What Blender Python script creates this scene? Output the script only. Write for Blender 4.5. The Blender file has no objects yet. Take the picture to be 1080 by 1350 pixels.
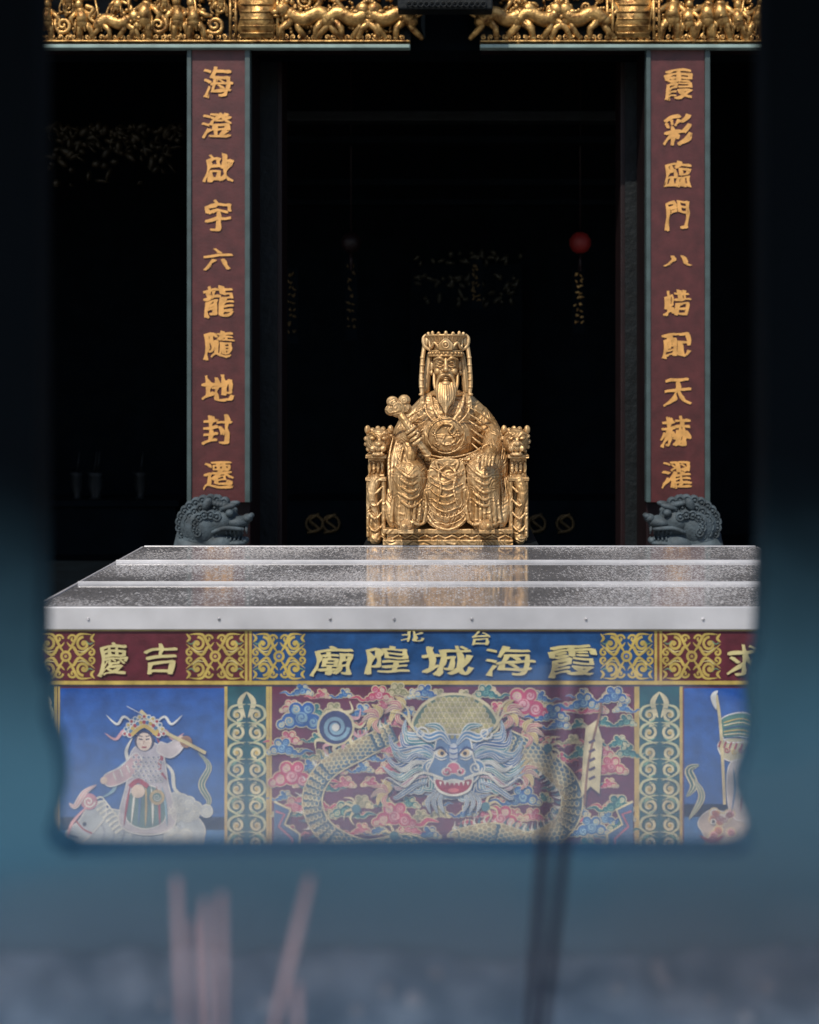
import bpy, bmesh, math, random
from mathutils import Vector, Matrix, noise
random.seed(7)
scene=bpy.context.scene
F=1580.0; U0=597.0; V0=495.0; CZ=1.62      # focal length (photo px), vanishing point, eye height (m)
def PX(u,Y): return (u-U0)*Y/F
def PZ(v,Y): return CZ-(v-V0)*Y/F
def lin(c):
    return tuple(((x/255.)/12.92 if x/255.<=0.04045 else ((x/255.+0.055)/1.055)**2.4) for x in c)
def link(o,parent=None):
    scene.collection.objects.link(o)
    if parent: o.parent=parent
    return o
def empty(name):
    e=bpy.data.objects.new(name,None); link(e); return e

# ---------------------------------------------------------------- materials
def mat(name,col=(0.5,0.5,0.5),rough=0.6,metal=0.0,var=0.25,vscale=8.0,bump=0.0,bscale=40.0,spec=0.5,attr=False,col2=None,zfade=None,gain=1.0):
    m=bpy.data.materials.new(name); m.use_nodes=True
    nt=m.node_tree; N=nt.nodes; L=nt.links; b=N['Principled BSDF']
    tc=N.new('ShaderNodeTexCoord')
    nz=N.new('ShaderNodeTexNoise'); nz.inputs['Scale'].default_value=vscale; nz.inputs['Detail'].default_value=6
    L.new(tc.outputs['Object'],nz.inputs['Vector'])
    if attr:
        a=N.new('ShaderNodeAttribute'); a.attribute_name='Col'
        mr=N.new('ShaderNodeMapRange'); mr.inputs[1].default_value=0.3; mr.inputs[2].default_value=0.7
        mr.inputs[3].default_value=(1-var)*gain; mr.inputs[4].default_value=(1+var*0.4)*gain
        L.new(nz.outputs['Fac'],mr.inputs[0])
        vm=N.new('ShaderNodeVectorMath'); vm.operation='SCALE'
        L.new(a.outputs['Color'],vm.inputs[0]); L.new(mr.outputs[0],vm.inputs['Scale'])
        L.new(vm.outputs[0],b.inputs['Base Color'])
    else:
        cr=N.new('ShaderNodeValToRGB')
        c2=col2 if col2 else tuple(x*(1-var) for x in col)
        cr.color_ramp.elements[0].position=0.3; cr.color_ramp.elements[1].position=0.7
        cr.color_ramp.elements[0].color=(*c2,1); cr.color_ramp.elements[1].color=(*[min(1,x*(1+var*0.4)) for x in col],1)
        L.new(nz.outputs['Fac'],cr.inputs['Fac']); out=cr.outputs['Color']
        if zfade:      # list of (z_low,z_high,colour): painted shade and haze tones by height
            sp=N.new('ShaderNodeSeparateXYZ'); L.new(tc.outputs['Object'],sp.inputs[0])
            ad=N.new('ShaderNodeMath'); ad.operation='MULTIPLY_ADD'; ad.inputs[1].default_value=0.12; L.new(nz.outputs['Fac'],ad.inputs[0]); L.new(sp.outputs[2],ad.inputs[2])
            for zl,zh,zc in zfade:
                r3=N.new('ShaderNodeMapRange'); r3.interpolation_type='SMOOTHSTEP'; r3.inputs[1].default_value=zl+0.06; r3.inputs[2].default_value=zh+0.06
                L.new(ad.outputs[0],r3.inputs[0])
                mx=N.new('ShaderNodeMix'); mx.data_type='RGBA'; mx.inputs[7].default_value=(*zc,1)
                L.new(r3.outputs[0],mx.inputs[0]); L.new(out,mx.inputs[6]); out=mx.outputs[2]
        L.new(out,b.inputs['Base Color'])
    b.inputs['Roughness'].default_value=rough; b.inputs['Metallic'].default_value=metal
    b.inputs['Specular IOR Level'].default_value=spec
    if bump>0:
        bp=N.new('ShaderNodeBump'); bp.inputs['Strength'].default_value=1.0; bp.inputs['Distance'].default_value=bump
        t=N.new('ShaderNodeTexNoise'); t.inputs['Scale'].default_value=bscale; t.inputs['Detail'].default_value=5
        L.new(tc.outputs['Object'],t.inputs['Vector'])
        L.new(t.outputs['Fac'],bp.inputs['Height']); L.new(bp.outputs['Normal'],b.inputs['Normal'])
    return m
def gold():
    m=bpy.data.materials.new('gilded_statue_gold'); m.use_nodes=True
    nt=m.node_tree; N=nt.nodes; L=nt.links; b=N['Principled BSDF']
    tc=N.new('ShaderNodeTexCoord'); O=tc.outputs['Object']
    def tex(scale,detail):
        t=N.new('ShaderNodeTexNoise'); t.inputs['Scale'].default_value=scale; t.inputs['Detail'].default_value=detail; L.new(O,t.inputs['Vector']); return t.outputs['Fac']
    def math_(op,a,b_=None,c=None):
        n=N.new('ShaderNodeMath'); n.operation=op
        for i,x in enumerate((a,b_,c)):
            if x is None: continue
            if isinstance(x,(int,float)): n.inputs[i].default_value=x
            else: L.new(x,n.inputs[i])
        return n.outputs[0]
    cr=N.new('ShaderNodeValToRGB'); cr.color_ramp.elements[0].position=0.3; cr.color_ramp.elements[1].position=0.7
    cr.color_ramp.elements[0].color=(0.50,0.28,0.10,1); cr.color_ramp.elements[1].color=(0.84,0.58,0.30,1)
    L.new(tex(9,6),cr.inputs['Fac'])
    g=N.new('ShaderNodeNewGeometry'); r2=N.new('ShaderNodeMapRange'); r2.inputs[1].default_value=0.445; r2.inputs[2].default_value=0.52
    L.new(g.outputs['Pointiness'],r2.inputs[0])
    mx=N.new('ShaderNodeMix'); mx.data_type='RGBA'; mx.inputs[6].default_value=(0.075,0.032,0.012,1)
    L.new(r2.outputs[0],mx.inputs[0]); L.new(cr.outputs['Color'],mx.inputs[7]); L.new(mx.outputs[2],b.inputs['Base Color'])  # patina brown in concave folds, also painting crevice shade into the gold
    b.inputs['Metallic'].default_value=0.62; b.inputs['Roughness'].default_value=0.50
    scroll=math_('SINE',math_('MULTIPLY',tex(20,0.5),46))
    h=math_('MULTIPLY_ADD',tex(130,3),0.7,scroll)
    sp=N.new('ShaderNodeSeparateXYZ'); L.new(O,sp.inputs[0])
    r4=N.new('ShaderNodeMapRange'); r4.inputs[1].default_value=1.50; r4.inputs[2].default_value=1.55; r4.inputs[3].default_value=1; r4.inputs[4].default_value=0.06
    L.new(sp.outputs[2],r4.inputs[0])
    bp=N.new('ShaderNodeBump'); bp.inputs['Strength'].default_value=1.0; bp.inputs['Distance'].default_value=0.0013
    L.new(math_('MULTIPLY',h,r4.outputs[0]),bp.inputs['Height']); L.new(bp.outputs['Normal'],b.inputs['Normal'])
    return m
M_gold_statue=gold()
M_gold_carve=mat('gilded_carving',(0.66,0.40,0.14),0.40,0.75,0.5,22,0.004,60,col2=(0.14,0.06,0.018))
M_gold_dim=mat('muted_gilding',(0.10,0.06,0.02),0.5,0.5,0.5,14)  # low-toned gold base colour for hall fittings
M_gold_letter=mat('gold_letter_paint',(0.78,0.40,0.12),0.45,0.2,0.25,20)
M_yellow_letter=mat('yellow_letter_paint',(0.58,0.50,0.24),0.6,0.0,0.2,20)
M_maroon=mat('maroon_lacquer',(0.085,0.018,0.018),0.5,0,0.35,12,0.001,60)
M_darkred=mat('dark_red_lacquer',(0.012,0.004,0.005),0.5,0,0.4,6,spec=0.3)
M_teal=mat('teal_paint',(0.055,0.085,0.085),0.5,0,0.3,10)
M_trim=mat('pale_teal_trim',(0.28,0.38,0.35),0.5,0,0.3,10)
M_black=mat('near_black_timber',(0.0022,0.0045,0.007),0.9,0,0.4,5,spec=0.06)  # hall darkness put into the base colour as near-black timber
M_darkwood=mat('dark_carved_timber',(0.006,0.009,0.011),0.6,0,0.5,8,0.006,30,spec=0.25)
M_stone=mat('dark_lion_stone',(0.062,0.085,0.100),0.7,0,0.65,14,0.004,60)
M_floor=mat('granite_paving_mat',(0.16,0.16,0.155),0.7,0,0.3,3,0.002,30)
M_roof=mat('dark_roof_tile',(0.05,0.03,0.025),0.6)
M_art=mat('painted_tile_art',attr=True,rough=0.5,var=0.38,vscale=22,bump=0.0006,bscale=120,gain=0.82)
M_red=mat('red_lantern_silk',(0.22,0.008,0.006),0.6)
M_bronze=mat('weathered_bronze_painted_shade',(0.62,0.74,0.80),0.8,0.0,0.45,7,0.002,20,spec=0.1,col2=(0.32,0.46,0.54),zfade=[(1.12,1.24,(0.17,0.36,0.44)),(1.24,1.56,(0.0018,0.004,0.0065))])  # black top and pale foot paint shade and smoke glow into the bronze
M_ash=mat('incense_ash_mat',(0.66,0.78,0.84),0.95,0,0.5,26,0.01,18,col2=(0.30,0.42,0.50))
M_pale_ash=mat('pale_ash',(0.85,0.85,0.85),0.95)
M_stick_red=mat('incense_stick_red',(0.80,0.52,0.50),0.8)
M_stick_dark=mat('incense_stick_dark',(0.030,0.022,0.040),0.8)

def steel_mat():
    m=bpy.data.materials.new('wet_stainless_steel'); m.use_nodes=True
    nt=m.node_tree; N=nt.nodes; L=nt.links; b=N['Principled BSDF']
    tc=N.new('ShaderNodeTexCoord')
    n1=N.new('ShaderNodeTexNoise'); n1.inputs['Scale'].default_value=1.8; n1.inputs['Detail'].default_value=5
    L.new(tc.outputs['Object'],n1.inputs['Vector'])
    v=N.new('ShaderNodeTexVoronoi'); v.inputs['Scale'].default_value=120
    L.new(tc.outputs['Object'],v.inputs['Vector'])
    mr=N.new('ShaderNodeMapRange'); mr.inputs[1].default_value=0.12; mr.inputs[2].default_value=0.5; mr.inputs[3].default_value=1; mr.inputs[4].default_value=0
    L.new(v.outputs['Distance'],mr.inputs[0])
    sep=N.new('ShaderNodeSeparateColor'); L.new(v.outputs['Color'],sep.inputs[0])
    wet=N.new('ShaderNodeMath'); wet.operation='LESS_THAN'
    mr2=N.new('ShaderNodeMapRange'); mr2.inputs[1].default_value=0.38; mr2.inputs[2].default_value=0.60; mr2.inputs[3].default_value=0.05; mr2.inputs[4].default_value=0.9
    L.new(n1.outputs['Fac'],mr2.inputs[0])
    L.new(sep.outputs[0],wet.inputs[0]); L.new(mr2.outputs[0],wet.inputs[1])
    mu=N.new('ShaderNodeMath'); mu.operation='MULTIPLY'; L.new(mr.outputs[0],mu.inputs[0]); L.new(wet.outputs[0],mu.inputs[1])
    bp=N.new('ShaderNodeBump'); bp.inputs['Distance'].default_value=0.0018; bp.inputs['Strength'].default_value=1.0
    L.new(mu.outputs[0],bp.inputs['Height']); L.new(bp.outputs['Normal'],b.inputs['Normal'])
    n3=N.new('ShaderNodeTexNoise'); n3.inputs['Scale'].default_value=240; n3.inputs['Detail'].default_value=2; L.new(tc.outputs['Object'],n3.inputs['Vector'])
    m3=N.new('ShaderNodeMath'); m3.operation='MULTIPLY_ADD'; m3.inputs[1].default_value=0.75; L.new(n3.outputs['Fac'],m3.inputs[0])
    m5=N.new('ShaderNodeMath'); m5.operation='MULTIPLY_ADD'; m5.inputs[1].default_value=0.5; m5.inputs[2].default_value=-0.42; L.new(n1.outputs['Fac'],m5.inputs[0])
    m4=N.new('ShaderNodeMath'); m4.operation='MULTIPLY_ADD'; m4.inputs[1].default_value=0.5; L.new(mu.outputs[0],m4.inputs[0]); L.new(m5.outputs[0],m4.inputs[2])
    L.new(m4.outputs[0],m3.inputs[2])
    cr=N.new('ShaderNodeValToRGB'); cr.color_ramp.elements[0].position=0.10; cr.color_ramp.elements[1].position=0.50
    cr.color_ramp.elements[0].color=(0.17,0.165,0.17,1); cr.color_ramp.elements[1].color=(0.90,0.87,0.87,1)
    L.new(m3.outputs[0],cr.inputs['Fac']); L.new(cr.outputs['Color'],b.inputs['Base Color'])  # droplet glints painted into the base colour as pale specks
    b.inputs['Metallic'].default_value=0.38; b.inputs['Roughness'].default_value=0.08; b.inputs['Specular IOR Level'].default_value=1.0
    return m
M_steel=steel_mat()
M_steel_edge=mat('brushed_steel_edge',(0.66,0.65,0.67),0.38,0.4,0.2,6,0.0006,20)

# ---------------------------------------------------------------- mesh builder (plain lists: fast)
_sph={}
def unit_sphere(seg,ring):
    if (seg,ring) not in _sph:
        V=[(0,0,1)]
        for i in range(1,ring):
            t=math.pi*i/ring
            for k in range(seg):
                a=2*math.pi*k/seg; V.append((math.sin(t)*math.cos(a),math.sin(t)*math.sin(a),math.cos(t)))
        V.append((0,0,-1)); Fs=[]
        for k in range(seg): Fs.append((0,1+k,1+(k+1)%seg))
        for i in range(ring-2):
            a=1+i*seg; b=a+seg
            for k in range(seg): Fs.append((a+k,b+k,b+(k+1)%seg,a+(k+1)%seg))
        a=1+(ring-2)*seg; n=len(V)-1
        for k in range(seg): Fs.append((a+(k+1)%seg,a+k,n))
        _sph[(seg,ring)]=([Vector(v) for v in V],Fs)
    return _sph[(seg,ring)]
class MB:
    def __init__(s): s.V=[]; s.F=[]
    def add(s,vs,fs):
        b=len(s.V); s.V.extend(vs); s.F.extend([tuple(b+i for i in f) for f in fs])
    def _M(s,c,r,rot): return Matrix.Translation(c)@Matrix.Rotation(rot[2],4,'Z')@Matrix.Rotation(rot[1],4,'Y')@Matrix.Rotation(rot[0],4,'X')@Matrix.Diagonal((r[0],r[1],r[2],1))
    def ell(s,c,r,rot=(0,0,0),seg=18,ring=11):
        V,Fs=unit_sphere(seg,ring); M=s._M(c,r,rot); s.add([M@v for v in V],Fs)
    def box(s,c,sz,rot=(0,0,0)):
        M=s._M(c,sz,rot); V=[M@Vector((x,y,z)) for x in (-.5,.5) for y in (-.5,.5) for z in (-.5,.5)]
        s.add(V,[(0,1,3,2),(4,6,7,5),(0,4,5,1),(2,3,7,6),(0,2,6,4),(1,5,7,3)])
    def bx(s,x0,x1,y0,y1,z0,z1): s.box(((x0+x1)/2,(y0+y1)/2,(z0+z1)/2),(x1-x0,y1-y0,z1-z0))
    def tube(s,pts,rad,n=12,caps=True):
        pts=[Vector(p) for p in pts]
        if not hasattr(rad,'__len__'): rad=[rad]*len(pts)
        if len(rad)!=len(pts):      # resample radii along the path
            R=list(rad); rad=[]
            for i in range(len(pts)):
                t=i/(len(pts)-1)*(len(R)-1); j=min(int(t),len(R)-2); rad.append(R[j]+(R[j+1]-R[j])*(t-j))
        V=[];Fs=[]; prev=None
        for i,p in enumerate(pts):
            a=pts[max(0,i-1)]; b=pts[min(len(pts)-1,i+1)]
            t=(b-a); t=t.normalized() if t.length>1e-9 else Vector((0,0,1))
            if prev is None:
                up=Vector((0,1,0)) if abs(t.y)<0.9 else Vector((1,0,0))
                u=t.cross(up).normalized()
            else:
                u=(prev-t*prev.dot(t)); u=u.normalized() if u.length>1e-6 else prev
            prev=u; w=t.cross(u)
            V+=[p+(u*math.cos(2*math.pi*k/n)+w*math.sin(2*math.pi*k/n))*rad[i] for k in range(n)]
        for i in range(len(pts)-1):
            for k in range(n): Fs.append((i*n+k,i*n+(k+1)%n,(i+1)*n+(k+1)%n,(i+1)*n+k))
        if caps:
            Fs.append(tuple(range(n))[::-1]); Fs.append(tuple(range((len(pts)-1)*n,len(pts)*n)))
        s.add(V,Fs)
        if caps:
            for i in (0,len(pts)-1): s.ell(pts[i],(rad[i]*.98,)*3,seg=n,ring=max(5,n//2))
    def lathe(s,c,prof,sx=1,sy=1,n=32,wob=0,wn=12):
        V=[];Fs=[]
        for z,r in prof:
            V+=[Vector((c[0]+sx*r*(1+wob*math.cos(wn*2*math.pi*k/n))*math.cos(2*math.pi*k/n),c[1]+sy*r*(1+wob*math.cos(wn*2*math.pi*k/n))*math.sin(2*math.pi*k/n),c[2]+z)) for k in range(n)]
        for i in range(len(prof)-1):
            for k in range(n): Fs.append((i*n+k,i*n+(k+1)%n,(i+1)*n+(k+1)%n,(i+1)*n+k))
        Fs.append(tuple(range(n))[::-1]); Fs.append(tuple(range((len(prof)-1)*n,len(prof)*n))); s.add(V,Fs)
    def torus(s,c,R,r,sx=1,sz=1,n=28,axis='y',m=8):
        V=[]
        for k in range(n):
            a=2*math.pi*k/n
            for j in range(m):
                b=2*math.pi*j/m; q=(R+r*math.cos(b))
                if axis=='y': V.append(Vector((c[0]+sx*q*math.cos(a),c[1]+r*math.sin(b),c[2]+sz*q*math.sin(a))))
                else: V.append(Vector((c[0]+sx*q*math.cos(a),c[1]+sz*q*math.sin(a),c[2]+r*math.sin(b))))
        s.add(V,[(k*m+j,k*m+(j+1)%m,((k+1)%n)*m+(j+1)%m,((k+1)%n)*m+j) for k in range(n) for j in range(m)])
    def prism(s,pts,y0,y1):
        n=len(pts); V=[Vector((p[0],y0,p[1])) for p in pts]+[Vector((p[0],y1,p[1])) for p in pts]
        s.add(V,[tuple(range(n)),tuple(range(n,2*n))[::-1]]+[(k,n+k,n+(k+1)%n,(k+1)%n) for k in range(n)])
    def make(s,name,mat,parent=None,smooth=True,xf=None,bevel=0):
        V=[xf@v for v in s.V] if xf is not None else s.V
        me=bpy.data.meshes.new(name); me.from_pydata(V,[],s.F)
        bm=bmesh.new(); bm.from_mesh(me); bmesh.ops.recalc_face_normals(bm,faces=bm.faces); bm.to_mesh(me); bm.free()
        me.materials.append(mat)
        if smooth: me.polygons.foreach_set('use_smooth',[True]*len(me.polygons))
        o=bpy.data.objects.new(name,me); link(o,parent)
        if bevel:
            b=o.modifiers.new('b','BEVEL'); b.width=bevel; b.segments=2
        return o
def boxobj(name,x0,x1,y0,y1,z0,z1,m,parent=None,bevel=0):
    b=MB(); b.bx(x0,x1,y0,y1,z0,z1); return b.make(name,m,parent,False,bevel=bevel)

def cat(pts,n=8,closed=False):
    out=[]; P=[Vector(p) for p in pts]; N=len(P)
    for i in range(N if closed else N-1):
        if closed: a,b,c,d=P[(i-1)%N],P[i],P[(i+1)%N],P[(i+2)%N]
        else: a,b,c,d=P[max(0,i-1)],P[i],P[i+1],P[min(N-1,i+2)]
        for k in range(n):
            t=k/n
            out.append(0.5*((2*b)+(c-a)*t+(2*a-5*b+4*c-d)*t*t+(3*b-a-3*c+d)*t*t*t))
    if not closed: out.append(P[-1])
    return out

# ---------------------------------------------------------------- calligraphy
def glyph(ch):
    cu=bpy.data.curves.new('g','FONT'); cu.body=ch; cu.size=1; cu.resolution_u=4
    o=bpy.data.objects.new('g',cu); scene.collection.objects.link(o)
    dg=bpy.context.evaluated_depsgraph_get(); dg.update()
    me=bpy.data.meshes.new_from_object(o.evaluated_get(dg))
    bmt=bmesh.new(); bmt.from_mesh(me)
    bmesh.ops.subdivide_edges(bmt,edges=[e for e in bmt.edges if e.calc_length()>0.12],cuts=3)
    bmesh.ops.triangulate(bmt,faces=bmt.faces)
    vs=[v.co.copy() for v in bmt.verts]; bmt.verts.index_update()
    fs=[[v.index for v in f.verts] for f in bmt.faces]
    bmt.free(); bpy.data.objects.remove(o)
    return vs,fs
def calligraphy(name,items,Y,mat_,parent,relief=0.004,nib=0.05):
    V=[];Fc=[]
    for ci,(ch,u0,u1,v0,v1) in enumerate(items):
        vs,fs=glyph(ch)
        if not vs: continue
        vs2=[]
        for v in vs:
            nx=noise.noise(Vector((v.x*3,v.y*3,ci*7.3)))*0.05; ny=noise.noise(Vector((v.x*3+9,v.y*3,ci*3.3)))*0.05
            vs2.append(Vector((v.x+nx+0.04*math.sin(v.y*4),v.y+0.17*v.x+ny+0.035*math.sin(v.x*5))))
        x0=min(v.x for v in vs2);x1=max(v.x for v in vs2);y0=min(v.y for v in vs2);y1=max(v.y for v in vs2)
        W=PX(u1,Y)-PX(u0,Y); H=PZ(v0,Y)-PZ(v1,Y)
        for k,(dx,dy) in enumerate(((0,0),(nib*0.5,-nib*0.10),(nib,-nib*0.25))):
            base=len(V)
            for v in vs2:
                q=0.8+1.6*noise.noise(Vector((v.x*4,v.y*4,ci)))
                V.append((PX(u0,Y)+((v.x-x0)/(x1-x0)*(1-nib)+dx*q)*W, Y-relief-0.0006*k, PZ(v1,Y)+((v.y-y0)/(y1-y0)*(1-nib)+nib*0.5+dy*q)*H))
            for f in fs: Fc.append([base+i for i in f])
    me=bpy.data.meshes.new(name); me.from_pydata(V,[],Fc); me.materials.append(mat_)
    o=bpy.data.objects.new(name,me); link(o,parent); return o

# ---------------------------------------------------------------- flat painted relief art
class Art:
    def __init__(s,Y): s.Y=Y; s.V=[]; s.F=[]; s.C=[]; s.k=0
    def _y(s,layer): s.k=(s.k+1)%40; return s.Y-0.0006*layer-0.00001*s.k
    def poly(s,pts,col,layer):
        y=s._y(layer); b=len(s.V)
        for p in pts: s.V.append((PX(p[0],s.Y),y,PZ(p[1],s.Y)))
        s.F.append(list(range(b,b+len(pts)))); s.C.append(lin(col))
    def rect(s,u0,u1,v0,v1,col,layer): s.poly([(u0,v1),(u1,v1),(u1,v0),(u0,v0)],col,layer)
    def disk(s,x,y,r,col,layer,ry=None,n=18,rot=0):
        ry=ry or r; c,sn=math.cos(rot),math.sin(rot)
        s.poly([(x+r*math.cos(a)*c-ry*math.sin(a)*sn,y+r*math.cos(a)*sn+ry*math.sin(a)*c) for a in [2*math.pi*k/n for k in range(n)]],col,layer)
    def ribbon(s,pts,w,col,layer,smooth=6,taper=None):
        if smooth: pts=cat([(p[0],p[1],0) for p in pts],smooth)
        else: pts=[Vector((p[0],p[1],0)) for p in pts]
        y=s._y(layer); b=len(s.V); n=len(pts)
        for i,p in enumerate(pts):
            t=(pts[min(n-1,i+1)]-pts[max(0,i-1)]); t=t.normalized() if t.length>0 else Vector((1,0,0))
            nn=Vector((-t.y,t.x,0)); ww=w
            if taper=='end': ww=w*(1-i/(n-1)*0.9)
            elif taper=='both': ww=w*(0.12+0.88*math.sin(math.pi*i/(n-1)))
            for sg in (1,-1):
                q=p+nn*ww*0.5*sg; s.V.append((PX(q.x,s.Y),y,PZ(q.y,s.Y)))
        for i in range(n-1):
            s.F.append([b+2*i,b+2*i+1,b+2*i+3,b+2*i+2]); s.C.append(lin(col))
    def spiral(s,x,y,r,w,col,layer,turns=1.6,a0=0,dirn=1,r0=0.12):
        n=int(16*turns)
        pts=[(x+r*(1-(1-r0)*k/n)*math.cos(a0+dirn*2*math.pi*turns*k/n),y+r*(1-(1-r0)*k/n)*math.sin(a0+dirn*2*math.pi*turns*k/n)) for k in range(n+1)]
        s.ribbon(pts,w,col,layer,0)
    def lock(s,pts,w,col,layer,edge=(232,234,236)):
        s.ribbon(pts,w,edge,layer,6,'both'); s.ribbon(pts,w*0.68,col,layer+0.7,6,'both'); s.ribbon(pts,w*0.16,edge,layer+1.4,6,'both')
    def make(s,name,parent):
        me=bpy.data.meshes.new(name); me.from_pydata(s.V,[],s.F)
        ca=me.color_attributes.new('Col','FLOAT_COLOR','CORNER'); buf=[]
        for p,c in zip(me.polygons,s.C): buf.extend((*c,1)*p.loop_total)
        ca.data.foreach_set('color',buf)
        me.materials.append(M_art); o=bpy.data.objects.new(name,me); link(o,parent); return o

# ================================================================ WORLD + CAMERA + SUN
w=bpy.data.worlds.new("World"); scene.world=w; w.use_nodes=True
nt=w.node_tree; bg=nt.nodes['Background']; sky=nt.nodes.new('ShaderNodeTexSky'); sky.sky_type='NISHITA'; sky.sun_disc=False
EL=math.radians(52); AZ=math.radians(-24)      # sun behind the photographer, to the left
sky.sun_elevation=EL; sky.sun_rotation=math.pi+(-AZ)
bg.inputs['Strength'].default_value=0.12
nt.links.new(sky.outputs[0],bg.inputs[0])
sd=bpy.data.lights.new('sun','SUN'); sd.energy=3.6; sd.angle=math.radians(0.6); sd.color=(1,0.93,0.82)
so=bpy.data.objects.new('sun',sd); link(so)
dirv=Vector((math.sin(-AZ)*math.cos(EL),math.cos(AZ)*math.cos(EL),-math.sin(EL)))
so.rotation_euler=dirv.to_track_quat('-Z','Y').to_euler(); so.location=(-2,-4,8)

cd=bpy.data.cameras.new('camera'); cam=bpy.data.objects.new('camera',cd); link(cam); scene.camera=cam
cam.location=(0,0,CZ); cam.rotation_euler=(math.pi/2,0,0)
cd.sensor_fit='HORIZONTAL'; cd.sensor_width=36; cd.lens=36*F/1080
cd.shift_x=-(U0-540)/1080; cd.shift_y=-(675-V0)/1080
cd.clip_start=0.05; cd.clip_end=2000
cd.dof.use_dof=True; cd.dof.focus_distance=4.85; cd.dof.aperture_fstop=3.3

# ================================================================ GROUND
b=MB(); b.bx(-300,300,-300,300,-0.3,0); b.make('ground',M_floor,None,False)

# ================================================================ ALTAR TABLE
TY=3.5; TT=0.944; BY=4.715
tab=empty('altar_table')
XL,XR=-1.212,1.19
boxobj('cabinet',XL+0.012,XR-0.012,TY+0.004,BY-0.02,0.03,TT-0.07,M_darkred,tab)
seams=[TY,3.884,4.324,BY]
for i in range(3):
    y0,y1=seams[i],seams[i+1]
    boxobj('top_sheet_%d'%i,XL,XR,y0+0.002,y1-0.002,TT-0.02+0.002*i,TT+0.002*i,M_steel,tab)
    if i: boxobj('sheet_rim_%d'%i,XL-0.002,XR+0.002,y0-0.006,y0+0.0015,TT-0.004,TT+0.007+0.002*i,M_steel_edge,tab,0.001)
boxobj('back_rim',XL-0.002,XR+0.002,BY-0.001,BY+0.008,TT-0.03,TT+0.006,M_steel_edge,tab,0.001)
boxobj('front_lip',XL-0.003,XR+0.003,TY-0.012,TY+0.0015,PZ(829,TY),TT+0.002,M_steel_edge,tab,0.002)
boxobj('side_lip_a',XL-0.012,XL-0.0035,TY,BY,PZ(829,TY),TT+0.003,M_steel_edge,tab,0.002)
boxobj('side_lip_b',XR+0.0035,XR+0.012,TY,BY,PZ(829,TY),TT+0.003,M_steel_edge,tab,0.002)
b=MB()
for u in (58,118,290,436,520,622,772,926,1040):
    b.ell((PX(u,TY),TY-0.014,PZ(815,TY)),(0.0045,0.004,0.0045),seg=10,ring=6)
b.make('rivets',M_steel,tab)

MAR=(112,52,66); BLU=(52,104,172); TEA=(30,92,100); CRE=(222,212,176); PNK=(196,110,132); LPK=(226,176,188)
LBL=(140,178,208); WHT=(226,228,230); YEL=(204,178,96); GRN=(80,140,110); OLI=(160,164,112); RED=(170,60,62)
A=Art(TY)
A.rect(40,1134,831,1226,MAR,0.0)
A.rect(40,322,833,897,(100,38,52),1); A.rect(333,862,833,897,(30,80,136),1); A.rect(874,1134,833,897,(100,38,52),1)
for (x0,x1) in ((323,332),(863,873)):
    A.rect(x0,x1,831,903,YEL,1); A.rect(x0+3.4,x1-3.4,831,903,(130,80,60),2)
A.rect(40,1134,897.5,902.5,YEL,2); A.rect(40,1134,829,832,(190,170,110),2); A.rect(40,1134,903,905,(60,60,80),2)
def orn(cx,cy,wd,hg,base):
    for sx in (-1,1):
        for sy in (-1,1):
            X=lambda q:cx+sx*q*wd; Yy=lambda q:cy+sy*q*hg
            dd=sx*sy
            A.spiral(X(0.30),Yy(0.26),9.5,3.6,YEL,3,1.25,math.pi/2*sy,dd)
            A.disk(X(0.30),Yy(0.26),2.4,YEL,3)
            A.spiral(X(0.12),Yy(0.37),6.0,2.8,YEL,3,1.2,0 if sx<0 else math.pi,-dd)
            A.spiral(X(0.43),Yy(0.08),5.2,2.8,YEL,3,1.1,math.pi/2*sy,-dd)
            A.ribbon([(X(0.02),Yy(0.05)),(X(0.12),Yy(0.2)),(X(0.24),Yy(0.03)),(X(0.49),Yy(0.26))],4.0,YEL,3,5,'both')
            A.ribbon([(X(0.02),Yy(0.3)),(X(0.1),Yy(0.22)),(X(0.22),Yy(0.46)),(X(0.44),Yy(0.46))],3.8,YEL,3,5,'both')
            A.ribbon([(X(0.49),Yy(0.3)),(X(0.43),Yy(0.38)),(X(0.49),Yy(0.48))],3.6,YEL,3,4,'both')
            A.ribbon([(X(0.18),Yy(0.12)),(X(0.3),Yy(0.1)),(X(0.4),Yy(0.2))],1.6,(230,214,150),3.8,4,'both')
            A.ribbon([(X(0.34),Yy(0.34)),(X(0.4),Yy(0.26)),(X(0.47),Yy(0.3))],1.8,(120,150,120),3.4,4,'both')
    A.disk(cx,cy,7.5,YEL,3); A.disk(cx,cy,4,base,4); A.disk(cx,cy,2,YEL,5)
for c,base in ((87,MAR),(284,MAR),(912,MAR)): orn(c,865,78,62,base)
for c in (368,826): orn(c,865,70,62,BLU)
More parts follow.
